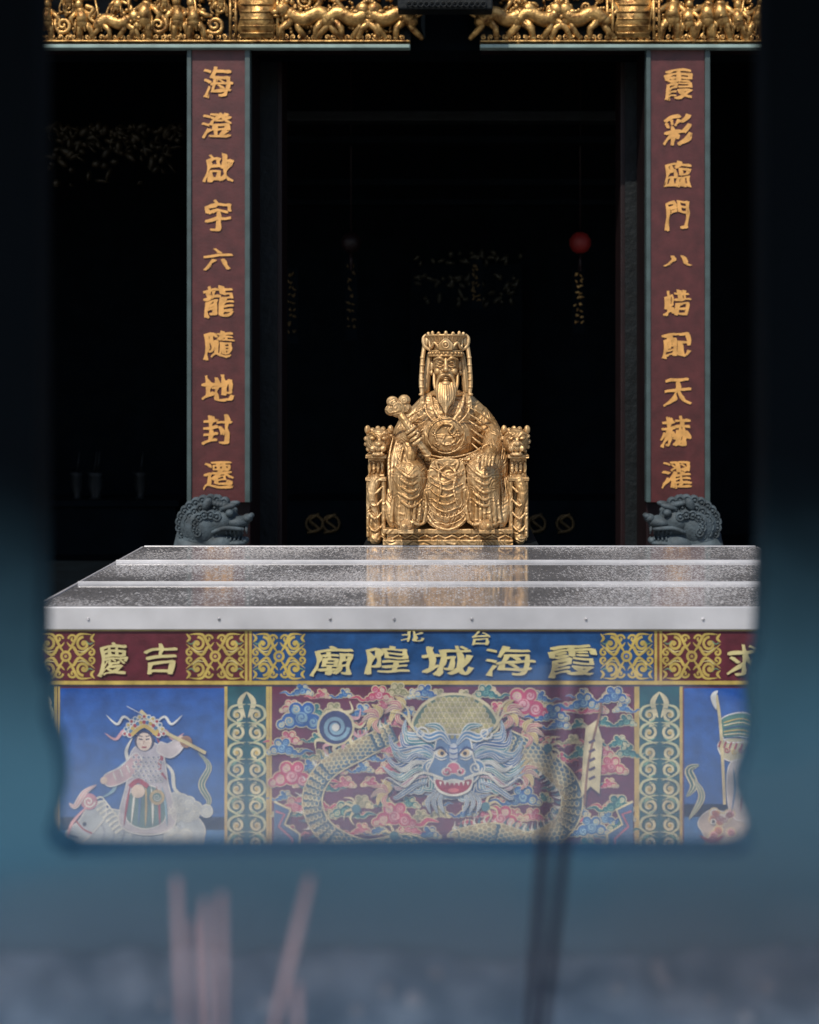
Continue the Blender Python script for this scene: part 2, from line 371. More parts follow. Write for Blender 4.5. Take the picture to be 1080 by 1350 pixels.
def vstrip(x0,x1,base=TEA):
    A.rect(x0,x1,905,1210,base,1)
    for e in (x0,x1): A.rect(e-2,e+2,905,1210,YEL,2)
    cx=(x0+x1)/2; h=(x1-x0)/2-4
    for sx in (-1,1):
        A.ribbon([(cx,912),(cx+sx*9,926),(cx+sx*2,946)],7,CRE,3,5,'both')
        for i,(yy,r,d) in enumerate(((942,9,1),(966,11,-1),(992,8,1),(1014,10,1),(1040,9,-1),(1062,11,1),(1088,9,-1),(1110,9,1),(1136,10,-1),(1162,9,1),(1188,8,-1))):
            A.spiral(cx+sx*h*0.55,yy,r*0.9,3.8,CRE,3,1.25,math.pi/2*d,sx*d)
            A.ribbon([(cx+sx*1,yy-14),(cx+sx*h*0.85,yy-10),(cx+sx*h*0.98,yy+4),(cx+sx*3,yy+15)],3.8,(206,206,168),4,5,'both')
            A.ribbon([(cx+sx*3,yy-9),(cx+sx*h*0.7,yy-6),(cx+sx*h*0.8,yy+3)],1.4,(120,150,130),4.8,4,'both')
            A.disk(cx+sx*h*0.55,yy,2.5,YEL,5)
            A.ribbon([(cx+sx*h*0.2,yy+6),(cx+sx*h*0.6,yy+12),(cx+sx*h,yy+20)],2.4,(130,180,160),3,5,'both')
vstrip(40,74,(40,80,90)); vstrip(298,353); vstrip(841,898)
A.rect(354,841,903,1210,(108,38,62),1)
for x in (357,838): A.rect(x-1.6,x+1.6,905,1210,YEL,2)
for k in range(12):      # painted sky gradations of the picture tiles
    c=(40+2*k,90+3*k,174+2*k)
    A.rect(79,296,907+k*17,1210,c,1+k*0.05); A.rect(902,1134,907+k*17,1210,c,1+k*0.05)
A.rect(77,79.5,905,1210,YEL,2)

def cloud(x,y,sc,main,light,flip=1,layer=4,tail=True):
    lob=[(0,0,15),(-17,5,12),(16,6,12),(-8,-11,11),(9,-12,10),(-28,10,8),(28,11,8)]
    if tail:
        tp=[(x+flip*22*sc,y+10*sc),(x+flip*40*sc,y+14*sc),(x+flip*52*sc,y+6*sc),(x+flip*70*sc,y+10*sc)]
        A.ribbon(tp,10*sc,CRE,layer,6,'both'); A.ribbon(tp,6.5*sc,main,layer+0.6,6,'both')
    for dx,dy,r in lob: A.disk(x+flip*dx*sc,y+dy*sc,r*sc,CRE,layer+0.1,n=14)
    for dx,dy,r in lob: A.disk(x+flip*dx*sc,y+dy*sc,r*sc-1.2,main,layer+1.1,n=14)
    for dx,dy,r in lob: A.disk(x+flip*dx*sc,y+dy*sc+1,r*sc*0.56,light,layer+2.1,n=12)
    for i,(dx,dy,r) in enumerate(lob): A.spiral(x+flip*dx*sc,y+dy*sc,r*sc*0.55,1.3,CRE if i%2 else main,layer+3.1,1.3,random.random()*6,flip)
pal=[((40,98,178),LBL),((200,70,108),LPK),((24,116,126),(132,186,178)),((56,116,188),(150,188,220)),((200,86,112),(226,166,178)),((150,150,110),CRE)]
for gy in range(12):
    for gx in range(16):
        x=366+gx*31+(15 if gy%2 else 0)+random.uniform(-6,6); y=914+gy*20+random.uniform(-5,5)
        if x<366 or x>830 or random.random()<0.22: continue
        p=random.choice((0,1,1,2,2,3,4,5)); cloud(x,y,random.uniform(0.34,0.5),pal[p][0],pal[p][1],random.choice((-1,1)),1.6)
CL=[(398,945,0.95,0,1),(385,1022,0.9,1,1),(372,985,0.6,3,1),(500,915,0.55,1,-1),(560,912,0.5,0,1),(690,928,1.0,1,1),(640,912,0.5,2,1),(770,925,0.6,3,-1),(810,917,0.6,0,-1),
 (806,1010,0.65,4,-1),(815,1060,0.6,2,-1),(390,1062,0.6,4,1),(455,1068,0.6,2,1),(520,1075,0.85,1,1),(690,1050,0.7,0,-1),(660,1078,0.8,1,-1),
 (730,940,0.6,0,-1),(505,985,0.5,4,1),(780,1090,0.7,3,-1),(745,1075,0.5,1,1),(440,1125,0.8,0,1),(700,1125,0.8,1,-1),(800,1135,0.8,0,-1),(380,1115,0.6,1,1)]
for (x,y,sc,p,f) in CL: cloud(x,y,sc,pal[p][0],pal[p][1],f,6)
A.disk(443,958,25,CRE,11); A.disk(443,958,22,(60,70,120),12); A.spiral(443,958,17,5,LBL,13,2.0); A.disk(443,958,5,WHT,14)
for k in range(9):
    a=math.radians(-60+k*24); A.ribbon([(443+22*math.cos(a),958+22*math.sin(a)),(443+33*math.cos(a+.2),958+30*math.sin(a+.2)),(443+44*math.cos(a-.1),958+38*math.sin(a-.1))],6,LPK if k%2 else CRE,10.5,5,'end')
def body(pts,w,lay):
    P=cat([(p[0],p[1],0) for p in pts],10); n=len(P)
    A.ribbon([(p.x,p.y) for p in P],w+4,CRE,lay,0); A.ribbon([(p.x,p.y) for p in P],w,(60,96,120),lay+1,0)
    acc=0; k=0
    for i in range(1,n):
        acc+=(P[i]-P[i-1]).length
        if acc>5.2:
            acc=0; k+=1; t=(P[i]-P[i-1]).normalized(); nn=Vector((-t.y,t.x,0)); ang=math.atan2(t.y,t.x)
            for j in range(4):
                o=((j+(0.5 if k%2 else 0))/4-0.38)*w*0.95
                q=P[i]+nn*o; fr=(j/3.0)
                A.disk(q.x,q.y,w*0.155,CRE,lay+2+0.35*(k%3),ry=w*0.135,n=10,rot=ang)
                A.disk(q.x-t.x*0.8,q.y-t.y*0.8,w*0.11,(int(84+96*fr),int(124+40*fr),int(156-30*fr)),lay+3.1+0.35*(k%3),ry=w*0.09,n=10,rot=ang)
            q=P[i]+nn*(w*0.62); q2=P[i]+nn*(w*0.98)-t*4
            A.ribbon([(q.x-t.x*3,q.y-t.y*3),(q.x,q.y),(q2.x,q2.y)],5,(80,128,150) if k%2 else WHT,lay,0,'end')
body([(520,965),(480,985),(430,1015),(412,1055),(430,1095),(480,1118),(540,1112),(590,1135),(640,1150)],24,9)
body([(668,975),(715,1000),(752,1040),(745,1085),(700,1110),(650,1098),(600,1108)],26,9)
body([(540,1175),(600,1150),(660,1120),(740,1150),(800,1180)],28,8)
for (x,y,f) in ((520,1100,-1),(722,985,1),(470,1065,-1),(640,1062,1)):
    for k in range(4):
        a=math.radians(-70+k*42)
        A.ribbon([(x,y),(x+f*14*math.cos(a),y+14*math.sin(a)),(x+f*22*math.cos(a+.5),y+22*math.sin(a+.5))],5,CRE,15,5,'end')
    A.disk(x,y,6,(80,130,150),16)
for (x,y,f) in ((500,946,-1),(694,965,1),(512,1045,-1),(688,1020,1),(530,935,-1),(668,940,1)):
    for k in range(5):
        a=math.radians(-100+k*40)
        A.lock([(x,y),(x+f*12*math.cos(a),y+11*math.sin(a)),(x+f*24*math.cos(a+.6),y+20*math.sin(a+.6))],7,[YEL,PNK,(170,120,140)][k%3],14,CRE)
cx,cy=598,1002
R_=random.Random(5)
for k in range(48):      # mane, long thin swirling locks
    a=math.pi*2*k/48
    if math.sin(a)<-0.8: continue
    R=66+16*R_.random()+(12 if abs(math.cos(a))>0.7 else 0); sgn=1 if math.cos(a)>0 else -1
    p0=(cx+26*math.cos(a),cy+20*math.sin(a)); p1=(cx+R*0.55*math.cos(a-0.15*sgn),cy+R*0.42*math.sin(a-0.15*sgn))
    p2=(cx+R*0.85*math.cos(a+0.12*sgn),cy+R*0.62*math.sin(a+0.12*sgn)); p3=(cx+R*1.05*math.cos(a-0.1*sgn),cy+R*0.72*math.sin(a-0.1*sgn)-4)
    A.lock([p0,p1,p2,p3],9,[(44,96,170),(60,140,160),(130,170,206),(90,130,190)][k%4],16+(k%3)*0.3,WHT)
A.poly([(p.x,p.y) for p in cat([(545,962,0),(552,932,0),(575,916,0),(600,912,0),(628,917,0),(650,934,0),(656,962,0),(600,982,0)],6,True)],CRE,20)
A.poly([(p.x,p.y) for p in cat([(548,961,0),(555,934,0),(577,919,0),(600,915,0),(626,920,0),(647,936,0),(653,961,0),(600,979,0)],6,True)],(96,124,104),21)
for r in range(8):
    for c in range(-8,9):
        x=600+c*7.4+(3.7 if r%2 else 0); y=921+r*7
        if ((x-600)/49)**2+((y-952)/37)**2<1:
            A.disk(x,y,4.0,CRE,22+0.3*r,ry=4.2,n=10); A.disk(x,y-0.8,2.7,(176,170,112),24.6+0.3*r,ry=2.9,n=10)
for sx in (-1,1):
    X=lambda q:598+sx*q
    A.ribbon([(X(30),966),(X(52),958),(X(66),940),(X(84),936)],6,CRE,23,6,'end'); A.ribbon([(X(58),950),(X(60),934),(X(70),922)],4.5,CRE,23,6,'end')
    A.lock([(X(4),980),(X(16),966),(X(34),970),(X(52),956)],12,(90,140,196),29); A.spiral(X(42),964,9,2.4,WHT,31,1.3,0,sx)
    A.lock([(X(8),972),(X(20),956),(X(38),954)],9,(90,150,170),28)
    A.disk(X(27),1010,15,WHT,24,ry=12); A.disk(X(27),1010,13,(90,136,190),25,ry=10); A.spiral(X(29),1010,9,2.2,WHT,26,1.6,0,sx)
    for j in range(5): A.lock([(X(34),998+j*8),(X(50),993+j*10),(X(62+j*3),1001+j*12),(X(78),995+j*13)],7,[(60,110,176),(200,206,214),(90,150,165),(180,130,160),(70,120,180)][j],23.5)
face=cat([(577,972,0),(598,966,0),(619,972,0),(624,996,0),(632,1016,0),(622,1030,0),(598,1036,0),(574,1030,0),(564,1016,0),(572,996,0)],6,True)
A.poly([(p.x,p.y) for p in face],(104,136,184),26); A.ribbon([(p.x,p.y) for p in face]+[(face[0].x,face[0].y)],1.8,WHT,27,0)
A.poly([(p.x,p.y) for p in cat([(594,980,0),(602,980,0),(603,1000,0),(593,1000,0)],6,True)],(190,200,220),28)
for (dx,dy,r) in ((0,1010,9.5),(-9,1015,7),(9,1015,7)): A.disk(598+dx,dy,r,WHT,28,ry=r*0.85)
for (dx,dy,r) in ((0,1010,8),(-9,1015,5.6),(9,1015,5.6)): A.disk(598+dx,dy,r,(206,110,140),28.8,ry=r*0.85)
for sx in (-1,1):
    A.disk(598+sx*16,990,8.5,WHT,28,ry=6.4); A.disk(598+sx*15.5,990,5.4,(214,190,150),29,ry=4.6); A.disk(598+sx*15,990.5,2.6,(30,20,30),30)
    A.ribbon([(598+sx*5,994),(598+sx*16,983),(598+sx*27,988)],3,(40,60,120),30,5,'both'); A.ribbon([(598+sx*8,997),(598+sx*17,999),(598+sx*26,994)],1.6,WHT,30,5,'both')
    A.disk(598+sx*8,1016,2.2,(80,26,50),30); A.spiral(598+sx*9,1014,6,1.3,WHT,30.4,1.1,0,sx)
    A.ribbon([(598+sx*14,1024),(598+sx*42,1016),(598+sx*64,1034),(598+sx*86,1022),(598+sx*96,1036)],4,WHT,32,6,'end')
    for j in range(3): A.lock([(598+sx*(12+j*5),1040),(598+sx*(18+j*8),1054),(598+sx*(12+j*9),1070)],6,(120,150,196),24)
A.poly([(p.x,p.y) for p in cat([(572,1021,0),(585,1026,0),(598,1024,0),(611,1026,0),(624,1021,0),(619,1040,0),(598,1047,0),(577,1040,0)],6,True)],WHT,30)
A.poly([(p.x,p.y) for p in cat([(575,1025,0),(598,1030,0),(621,1025,0),(616,1038,0),(598,1044,0),(580,1038,0)],6,True)],(160,40,56),31)
for k in range(7): A.poly([(579+k*6,1027.5),(583+k*6,1027.5),(581+k*6,1033)],WHT,32)
A.disk(598,1039,7,(206,110,116),32,ry=3)
for y in (982,989,996): A.ribbon([(591,y),(598,y+2.5),(605,y)],1.6,(70,100,170),30,4,'both')
A.poly([(772,958),(786,948),(794,975),(790,1045),(778,1035),(766,1050),(768,1000)],CRE,17); A.ribbon([(770,1060),(776,1000),(790,940),(792,925)],3,(150,110,80),18,4)
for k in range(5): A.ribbon([(776,978+k*12),(784,974+k*12)],3.5,(90,70,90),18,0)
for sx in (-1,1):
    bx=598+sx*236
    A.poly([(bx,1055),(bx-sx*22,1066),(bx-sx*14,1085),(bx-sx*34,1098),(bx-sx*30,1210),(bx,1210)],(80,110,160),15)
    A.ribbon([(bx,1055),(bx-sx*22,1066),(bx-sx*14,1085),(bx-sx*34,1098),(bx-sx*30,1210)],3,CRE,16,0)
    A.ribbon([(bx-sx*2,1068),(bx-sx*14,1072),(bx-sx*6,1088),(bx-sx*24,1104),(bx-sx*20,1210)],3,PNK,16,0)

def fig_outline(pts,col,lay,ol=(225,225,232),w=1.6):
    P=[(p.x,p.y) for p in cat([(a,b_,0) for a,b_ in pts],5,True)]
    A.poly(P,col,lay); A.ribbon(P+[P[0]],w,ol,lay+1,0)
HOR=(186,196,214)
fig_outline([(108,1118),(118,1080),(140,1066),(175,1072),(215,1078),(250,1072),(270,1090),(268,1120),(275,1200),(130,1200)],HOR,3)
for k in range(9): A.ribbon([(130+k*13,1080+3*(k%3)),(138+k*13,1096),(132+k*13,1116)],1.6,(150,160,186),5,4,'both')
fig_outline([(92,1106),(88,1096),(104,1082),(118,1062),(136,1056),(140,1075),(122,1098),(106,1110)],HOR,5)
A.disk(112,1086,2.6,(40,40,60),7); A.ribbon([(92,1100),(104,1103)],2,(90,80,110),7,0); A.ribbon([(98,1078),(110,1092),(122,1098)],2,RED,7,4)
for k in range(18):
    x=236+random.uniform(-18,38); y=1068+random.uniform(-18,46)
    A.disk(x,y,9,WHT,6); A.disk(x,y,7.4,(196,204,220),7); A.spiral(x,y,5.5,1.5,WHT,8,1.4)
for k in range(9):
    x=120+k*4; y=1058+k*5; A.ribbon([(x,y),(x+14,y-8),(x+22,y+4)],4,WHT,6,5,'end')
fig_outline([(168,1030),(174,990),(196,978),(214,988),(222,1030),(232,1085),(195,1100),(158,1085)],(196,192,210),7)
fig_outline([(170,1048),(190,1034),(214,1044),(218,1080),(192,1092),(168,1080)],(96,128,126),9)
for k in range(7): A.ribbon([(172+k*7,1036),(168+k*8.5,1060),(164+k*9.5,1088)],3,[RED,WHT,(90,120,170),YEL,WHT,RED,LBL][k],11,5,'both')
for r in range(6):
    for c in range(6): A.disk(177+c*6.5+(3 if r%2 else 0),998+r*6,2.7,WHT,9+0.2*r,ry=2.6,n=8); A.disk(177+c*6.5+(3 if r%2 else 0),997.5+r*6,1.7,(150,150,180),10.4+.2*r,n=8)
fig_outline([(180,992),(160,1010),(138,1022),(144,1036),(168,1028),(188,1008)],(206,176,188),9)
fig_outline([(208,990),(226,998),(242,984),(234,974),(222,980),(212,978)],(212,204,214),9)
for k in range(4): A.ribbon([(150+k*9,1018-k*5),(154+k*9,1028-k*5)],1.8,WHT,11,0)
A.disk(138,1028,5,(228,206,194),11); A.disk(240,974,5,(228,206,194),11)
A.lock([(128,1034),(112,1044),(100,1062),(92,1058)],8,LPK,9); A.disk(118,1056,11,(196,140,160),8); A.spiral(118,1056,8,2,WHT,9,1.5); A.ribbon([(120,1058),(96,1084),(90,1106)],4,LPK,8,5,'both')
A.ribbon([(186,936),(215,962),(250,980),(272,992)],4.5,(220,206,160),12,5); A.ribbon([(168,930),(190,942)],7,WHT,12,0,'both'); A.disk(246,977,8,(160,120,90),11)
A.disk(191,976,13,(60,60,90),11); A.disk(191,977,10,(228,210,200),12,ry=12)
for sx in (-1,1):
    A.ribbon([(191+sx*2,974),(191+sx*7,973)],1.6,(50,40,60),13,0); A.ribbon([(191+sx*2,970),(191+sx*7,969)],1.1,(60,50,60),13,0)
A.ribbon([(188,984),(194,984)],1.8,RED,13,0); A.ribbon([(191,975),(190,980)],1,(180,140,130),13,0)
for k in range(13):
    a=math.radians(190+k*13.3)
    for rr,s_ in ((19,4.2),(26,3.2)):
        x=191+rr*math.cos(a); y=971+rr*1.05*math.sin(a); A.disk(x,y,s_,WHT,12); A.disk(x,y,s_*0.62,[RED,(80,130,180),YEL][k%3],13)
A.ribbon([(174,968),(191,956),(208,968)],5,YEL,14,5)
for sx in (-1,1):
    A.ribbon([(191+sx*16,972),(191+sx*24,990),(191+sx*20,1012),(191+sx*32,1030)],5,RED if sx>0 else WHT,8,6,'both')
    A.ribbon([(191+sx*10,958),(191+sx*26,944),(191+sx*36,954),(191+sx*50,942)],3.5,WHT,10,6,'both'); A.ribbon([(191+sx*10,968),(191+sx*26,962),(191+sx*38,974),(191+sx*52,966)],4,LPK,7,6,'both')
    A.ribbon([(191+sx*20,1000),(191+sx*36,1016),(191+sx*40,1040),(191+sx*58,1052)],5,[LBL,WHT][sx>0],6,6,'both')
A.disk(183,1042,9,(226,206,196),12); A.ribbon([(172,1036),(183,1028),(196,1036)],6,RED,13,5); A.disk(208,1050,10,(200,176,116),12); A.disk(208,1050,6,(90,140,130),13); A.spiral(208,1050,5,1.2,WHT,14,1.5)
A.lock([(262,992),(276,1010),(266,1034),(276,1056),(266,1070)],9,(60,116,120),5,CRE)
A.ribbon([(944,916),(950,960),(955,1060)],4,(220,206,160),8,4); A.ribbon([(944,935),(940,918),(946,910)],7,WHT,9,4,'both')
fig_outline([(950,948),(985,940),(1010,970),(975,978),(955,975)],(80,130,116),5); fig_outline([(948,978),(985,972),(1015,1000),(985,1005),(955,1000)],(196,190,160),5)
for k in range(6): A.ribbon([(954,952+k*4),(980,947+k*5),(1004,962+k*4)],1.5,[YEL,CRE,(60,90,130)][k%3],8,4)
for k in range(6): A.spiral(958+k*9,988+2*(k%2),4,1.4,[RED,YEL][k%2],8,1.2)
for k in range(7): A.ribbon([(950+k*7,976+k),(947+k*7,984+k)],2.2,RED,9,0)
fig_outline([(920,1085),(935,1068),(960,1070),(990,1066),(1020,1080),(1030,1200),(935,1200),(930,1110)],(196,186,184),5)
for k in range(18):
    x=938+random.uniform(-14,30); y=1080+random.uniform(-14,38); A.disk(x,y,7,CRE,8); A.disk(x,y,5.2,[LPK,(206,150,116),WHT][k%3],9); A.spiral(x,y,4,1.3,(160,90,90),10,1.3)
A.disk(940,1082,4,WHT,11); A.disk(940,1082,2,(20,20,30),12); A.ribbon([(922,1100),(938,1108),(954,1100)],5,RED,11,5,'both')
fig_outline([(960,1010),(985,1000),(1010,1015),(1018,1070),(985,1082),(962,1070)],(200,194,200),7); A.lock([(905,1050),(915,1035),(908,1015),(922,1008)],12,(50,110,116),4,CRE); A.lock([(908,1080),(925,1050),(914,1026)],9,(120,150,150),6,CRE)
for k in range(5): A.ribbon([(966+k*9,1012),(968+k*10,1040),(964+k*11,1070)],2.6,[(90,120,170),RED,WHT,GRN,YEL][k],10,5,'both')
A.make('painted_front_panel',tab)
calligraphy('panel_lettering',[('慶',128,170,845,893),('吉',190,234,847,890),
 ('廟',408,466,850,893),('隍',480,542,850,890),('城',556,626,850,892),('海',640,706,850,892),('霞',722,788,848,895),('求',958,1004,848,892),
 ('北',528,560,831,846),('台',622,648,831,851)],TY-0.005,M_yellow_letter,tab,0.001,0.06)

# ================================================================ STATUE
S=4.93/1580
def statue():
    root=empty('golden_deity_statue')
    b=MB(); c=cat
    E=b.ell; T=lambda p,r,n=14: b.tube(p,r,n)
    RL=random.Random(11)
    # ---- throne
    b.bx(-82,84,-66,60,-1,6); b.bx(-77,79,-61,58,5,15); b.bx(-82,84,-65,60,14,20)
    for k in range(9): T([(-70+k*17,-62,8),(-62+k*17,-63,12),(-54+k*17,-62,8)],[1.2,1.6,1.2],6)
    b.bx(-50,50,46,58,15,160); b.bx(-82,84,0,58,15,84)
    for sx in (-1,1):
        X=lambda q: sx*q
        b.box((X(92),8,99),(21,94,28)); b.box((X(92),4,84),(27,104,4.5)); b.box((X(92),4,114),(27,104,4.5))
        b.box((X(92),14,44),(19,76,88)); b.box((X(92),10,4),(23,92,7))
        T(c([(X(93),-42,82),(X(97),-46,64),(X(93),-42,42),(X(91),-42,20),(X(93),-44,4)],4),[8,7,5.5,6,8])
        T([(X(82),-44,82),(X(82),-46,8)],[3,2.8]); T([(X(102),-44,82),(X(102),-46,8)],[2.6,2.4])
        for k in range(4): E((X(84+k*5.5),-40,99),(2.4,2.4,8),seg=10,ring=7)
        for k in range(4): T(c([(X(84),-46,74-k*17),(X(93),-50,66-k*17),(X(101),-46,74-k*17)],3),[1.2,2.0,1.2],8)
        E((X(89),-28,133),(17,18,18)); E((X(89),-46,127),(10.5,11,8)); E((X(89),-55.5,131.5),(5,4,3.2)); E((X(89),-49,117.5),(8.5,8,3.2))
        for q in (-1,1):
            E((X(89)+q*7.5,-45,138.5),(4,3.6,2.6)); T(c([(X(89)+q*3,-48,141),(X(89)+q*8,-47,145.5),(X(89)+q*14,-42,142)],3),[1.8,2.4,1.6],8)
            E((X(89)+q*15,-30,149),(4,4,6)); E((X(89)+q*6.5,-53,125),(4,4,4)); T([(X(89)+q*5,-53,121),(X(89)+q*5.5,-53,116)],[1.3,0.7],6)
        for k in range(15):
            a=2*math.pi*k/15; E((X(89)+17*math.cos(a),-24-4*(k%2),133+17.5*math.sin(a)),(3.6,5,3.6),seg=10,ring=7)
    # ---- body: broad lap, full belly, sloping shoulders
    E((0,14,96),(74,42,30)); E((0,6,138),(48,36,44)); E((-1,-8,136),(41,36,34)); E((0,6,166),(44,30,31))
    T([(-36,6,168),(-23,4,184),(0,3,194),(23,4,184),(38,6,168)],[16,15,14,15,16])
    T([(0,2,193),(0,-3,212)],[14,11])
    # ---- head (long face, full cheeks)
    E((-2,0,238),(17.5,19,27)); E((-2,-6,223),(14.5,15,14)); E((-2,10,236),(20.5,14,28))
    T([(-2,-19,244),(-2,-24,235),(-2,-28,229.5)],[2.0,2.6,3.4],10); E((-6,-23.5,228.5),(2.6,3,2.2)); E((2,-23.5,228.5),(2.6,3,2.2))
    for q in (-1,1):
        X=lambda z: -2+q*z
        E((X(8),-16.2,237),(4.6,2.6,1.7)); T(c([(X(2.5),-20.5,242),(X(8),-21,245.5),(X(15.5),-15.5,243)],4),[1.4,2.2,1.2],8)
        T(c([(X(3.5),-18.8,238.8),(X(8),-20,240),(X(13.5),-15.5,238.5)],3),[0.8,1.0,0.7],6)
        T(c([(X(3.5),-18.6,234.6),(X(8),-19.5,233.4),(X(13),-15.5,235)],3),[0.7,1.0,0.7],6)
        E((X(10.5),-13,227),(5,5.5,5.5)); E((X(18.5),1,234),(2.6,4.5,8)); E((X(19),-1,225),(2.4,3.2,3.5))
        T(c([(X(1),-24.5,223),(X(6),-24.5,221.5),(X(10.5),-21,214),(X(12),-23,200),(X(10),-27,184)],4),[1.2,1.9,2.0,1.8,0.8],8)
        T(c([(X(15.5),-11,224),(X(15),-16,210),(X(12),-23,194)],4),[1.8,2.4,1.0],8)
    E((-2,-21.5,218.6),(4.4,2.2,1.2)); E((-2,-21,215.6),(3.6,2.2,1.1)); E((-2,-19,210),(7,5.5,5))
    for k in range(-3,4):
        T(c([(-2+k*2.5,-20,211),(-2+k*3.0,-28+abs(k),200),(-2+k*2.6,-34+abs(k)*1.5,188),(-2+k*1.0,-38+abs(k),166+abs(k)*4)],4),[2.0,2.3,2.1,0.7],8)
    # ---- crown: tall, waisted, flaring, with frontal plaque and wings
    b.lathe((-2,0,0),[(247,19.5),(248.5,22.5),(254,23),(256,20.5),(264,21),(270,23.5),(275,26.5),(277.5,27),(276,21)],1,0.9,48)
    for z,r,t in ((248.5,22.3,1.5),(255,21.8,1.3),(276,26.2,1.4),(266,21.5,0.9)): b.torus((-2,0,z),r,t,1,0.9,axis='z',n=40)
    for k in range(26):
        a=2*math.pi*k/26; E((-2+23.3*math.cos(a),21.2*math.sin(a),251.8),(1.6,1.6,1.7),seg=8,ring=6)
        T([(-2+21.8*math.cos(a),19.8*math.sin(a),267),(-2+25.8*math.cos(a),23.4*math.sin(a),275)],[0.6,1.0],6)
    b.prism([(-2-8,256),(-2+8,256),(-2+9.5,264),(-2+5,269),(-2,273),(-2-5,269),(-2-9.5,264)],-22.5,-18); b.torus((-2,-22.6,263),4.2,1.0,n=16,m=6); E((-2,-23,263),(2.2,2,2.2))
    for k in range(7):     # uneven crest ornaments on the rim
        a=math.radians(205+k*21.7); E((-2+25.5*math.cos(a),23*math.sin(a),278.5),(2.6,2,2.4+1.2*(k%2)),seg=10,ring=7)
    for q in (-1,1):
        X=lambda z: -2+q*z
        T(c([(X(8),-20,257),(X(15),-17,266),(X(20),-11,258),(X(22),-8,270)],4),[1.6,2.2,1.3],8)
        E((X(25),-2,268),(3.2,5,7)); T(c([(X(22),-4,257),(X(28),-3,262),(X(30),-2,272),(X(27),-2,277)],4),[2.4,2.8,1.6],8)
        T(c([(X(28),0,264),(X(30.5),-4,248),(X(32),-8,228),(X(32.5),-12,210),(X(30.5),-16,190)],4),[3.2,3.0,3.0,3.2,2.4],8)
        T(c([(X(21),6,250),(X(24.5),4,225),(X(26.5),2,201)],4),[4.6,5.0,5.4],8)
        for k in range(6): E((X(31+0.3*k),-5-k*2.2,246-k*10),(3.6,3.4,2.0),seg=10,ring=6)
        for k in range(3): T([(X(29.5+k*1.6),-17,190),(X(29+k*2.4),-18,178)],[1.0,0.8],6)
    # ---- collar
    b.torus((0,-2,196),19,2.6,1,1.0,axis='z')
    for rr,w_ in ((0,2.0),(8,1.4)):
        T(c([(-22-rr,-10,194-rr*0.6),(-18-rr,-26,178-rr),(-8,-37,163-rr*1.4),(0,-39,159-rr*1.5),(8,-37,163-rr*1.4),(18+rr,-26,178-rr),(22+rr,-10,194-rr*0.6)],5),[w_]*3,8)
    # ---- embroidered roundel on the belly, flush with the robe
    b.torus((-2,-41,142),24,1.0,n=36); E((-2,-36,142),(24,6.5,24))
    T(c([(-13,-42,134),(-16,-42,146),(-6,-43,157),(7,-43,155),(3,-44,147),(11,-43,138),(3,-43,130),(-7,-43,132),(-3,-43,142)],5),[0.8,1.6,1.9,1.5,1.7,1.2],8)
    for k in range(12): E((-2+17*math.cos(k*1.3),-42,142+16*math.sin(k*1.3)),(1.9,1.4,1.3),seg=8,ring=6)
    # ---- drooping jewelled belt below the belly
    for dz,w_ in ((0,2.8),(6,1.1),(-6,1.1)):
        T(c([(-50,-14,124+dz),(-38,-34,115+dz),(-18,-46,109+dz),(0,-49,107+dz),(18,-46,109+dz),(38,-34,115+dz),(50,-14,124+dz)],5),[w_]*3,8)
    for k in range(9):
        x=-36+k*9; b.box((x,-50+x*x*0.0095,107+x*x*0.0055),(5,4.5,6.5),(0,0,0))
    # ---- right arm (viewer's left): sleeve, forearm, hand gripping the sceptre
    T(c([(-37,8,168),(-50,2,154),(-58,-8,140),(-59,-20,133)],3),[16,16,15,14]); T([(-59,-20,133),(-56,-40,136),(-47,-54,142)],[14,10.5,8])
    E((-43,-58,143),(7.5,6,7))
    T(c([(-54,-34,132),(-61,-42,110),(-64,-46,88),(-66,-46,62)],4),[13,14,11,5]); T(c([(-49,-46,134),(-47,-54,116),(-52,-56,98)],4),[9,8,4])
    for k in range(6): T(c([(-70+k*5.6,-38-k*3,140),(-75+k*5,-50-k*2,112),(-74+k*3.4,-57,84),(-71+k*2,-54,60)],4),[0.8,1.7,1.9,0.8],6)
    T(c([(-76,-40,66),(-68,-56,57),(-56,-60,70),(-46,-62,94)],4),[1.6]*3,8)
    T(c([(-26,-64,120),(-36,-67,134),(-47,-67,152),(-58,-60,168)],5),[4.4,5.6],8)
    E((-62,-57,178),(13,8,12)); b.torus((-62,-63,179),6.5,1.4,n=18,m=6)
    for dx,dz in ((-8,7),(7,9),(-10,-4),(9,-2)): E((-62+dx,-57,180+dz),(8,6.5,7.5)); b.torus((-62+dx,-62.5,180+dz),3.6,1.0,n=14,m=6)
    E((-25,-64,118),(5,4.5,5))
    for k in range(4):
        px=-47+k*2.9; pz=152-k*5.0
        T(c([(px-5,-60,pz-6),(px-4,-70,pz-5),(px+2,-73,pz-0.5),(px+6,-70,pz+3)],3),[2.3,2.3,2.1,1.6],8)
    T([(-42,-58,134),(-38,-68,139),(-37,-72,146)],[2.8,2.5,2.0],8)
    # ---- left arm (viewer's right), hand resting on the knee
    T(c([(39,8,168),(50,4,154),(58,-6,140),(60,-22,130)],3),[16,16,15,14]); T([(60,-22,130),(58,-42,122),(53,-58,118)],[14,10.5,7.5])
    T(c([(60,-20,126),(68,-24,108),(70,-22,84),(68,-18,58)],4),[13,12,9,5]); T(c([(56,-44,120),(61,-48,106),(64,-44,88)],4),[9,8,4])
    E((52,-64,116),(7,9,4.6))
    for k in range(4):
        x=46+k*4.2; T(c([(x+1,-68,118),(x-0.6,-78,116-abs(k-1.5)),(x-1.8,-84+abs(k-1.2)*2,105)],3),[2.3,2.2,1.6],8)
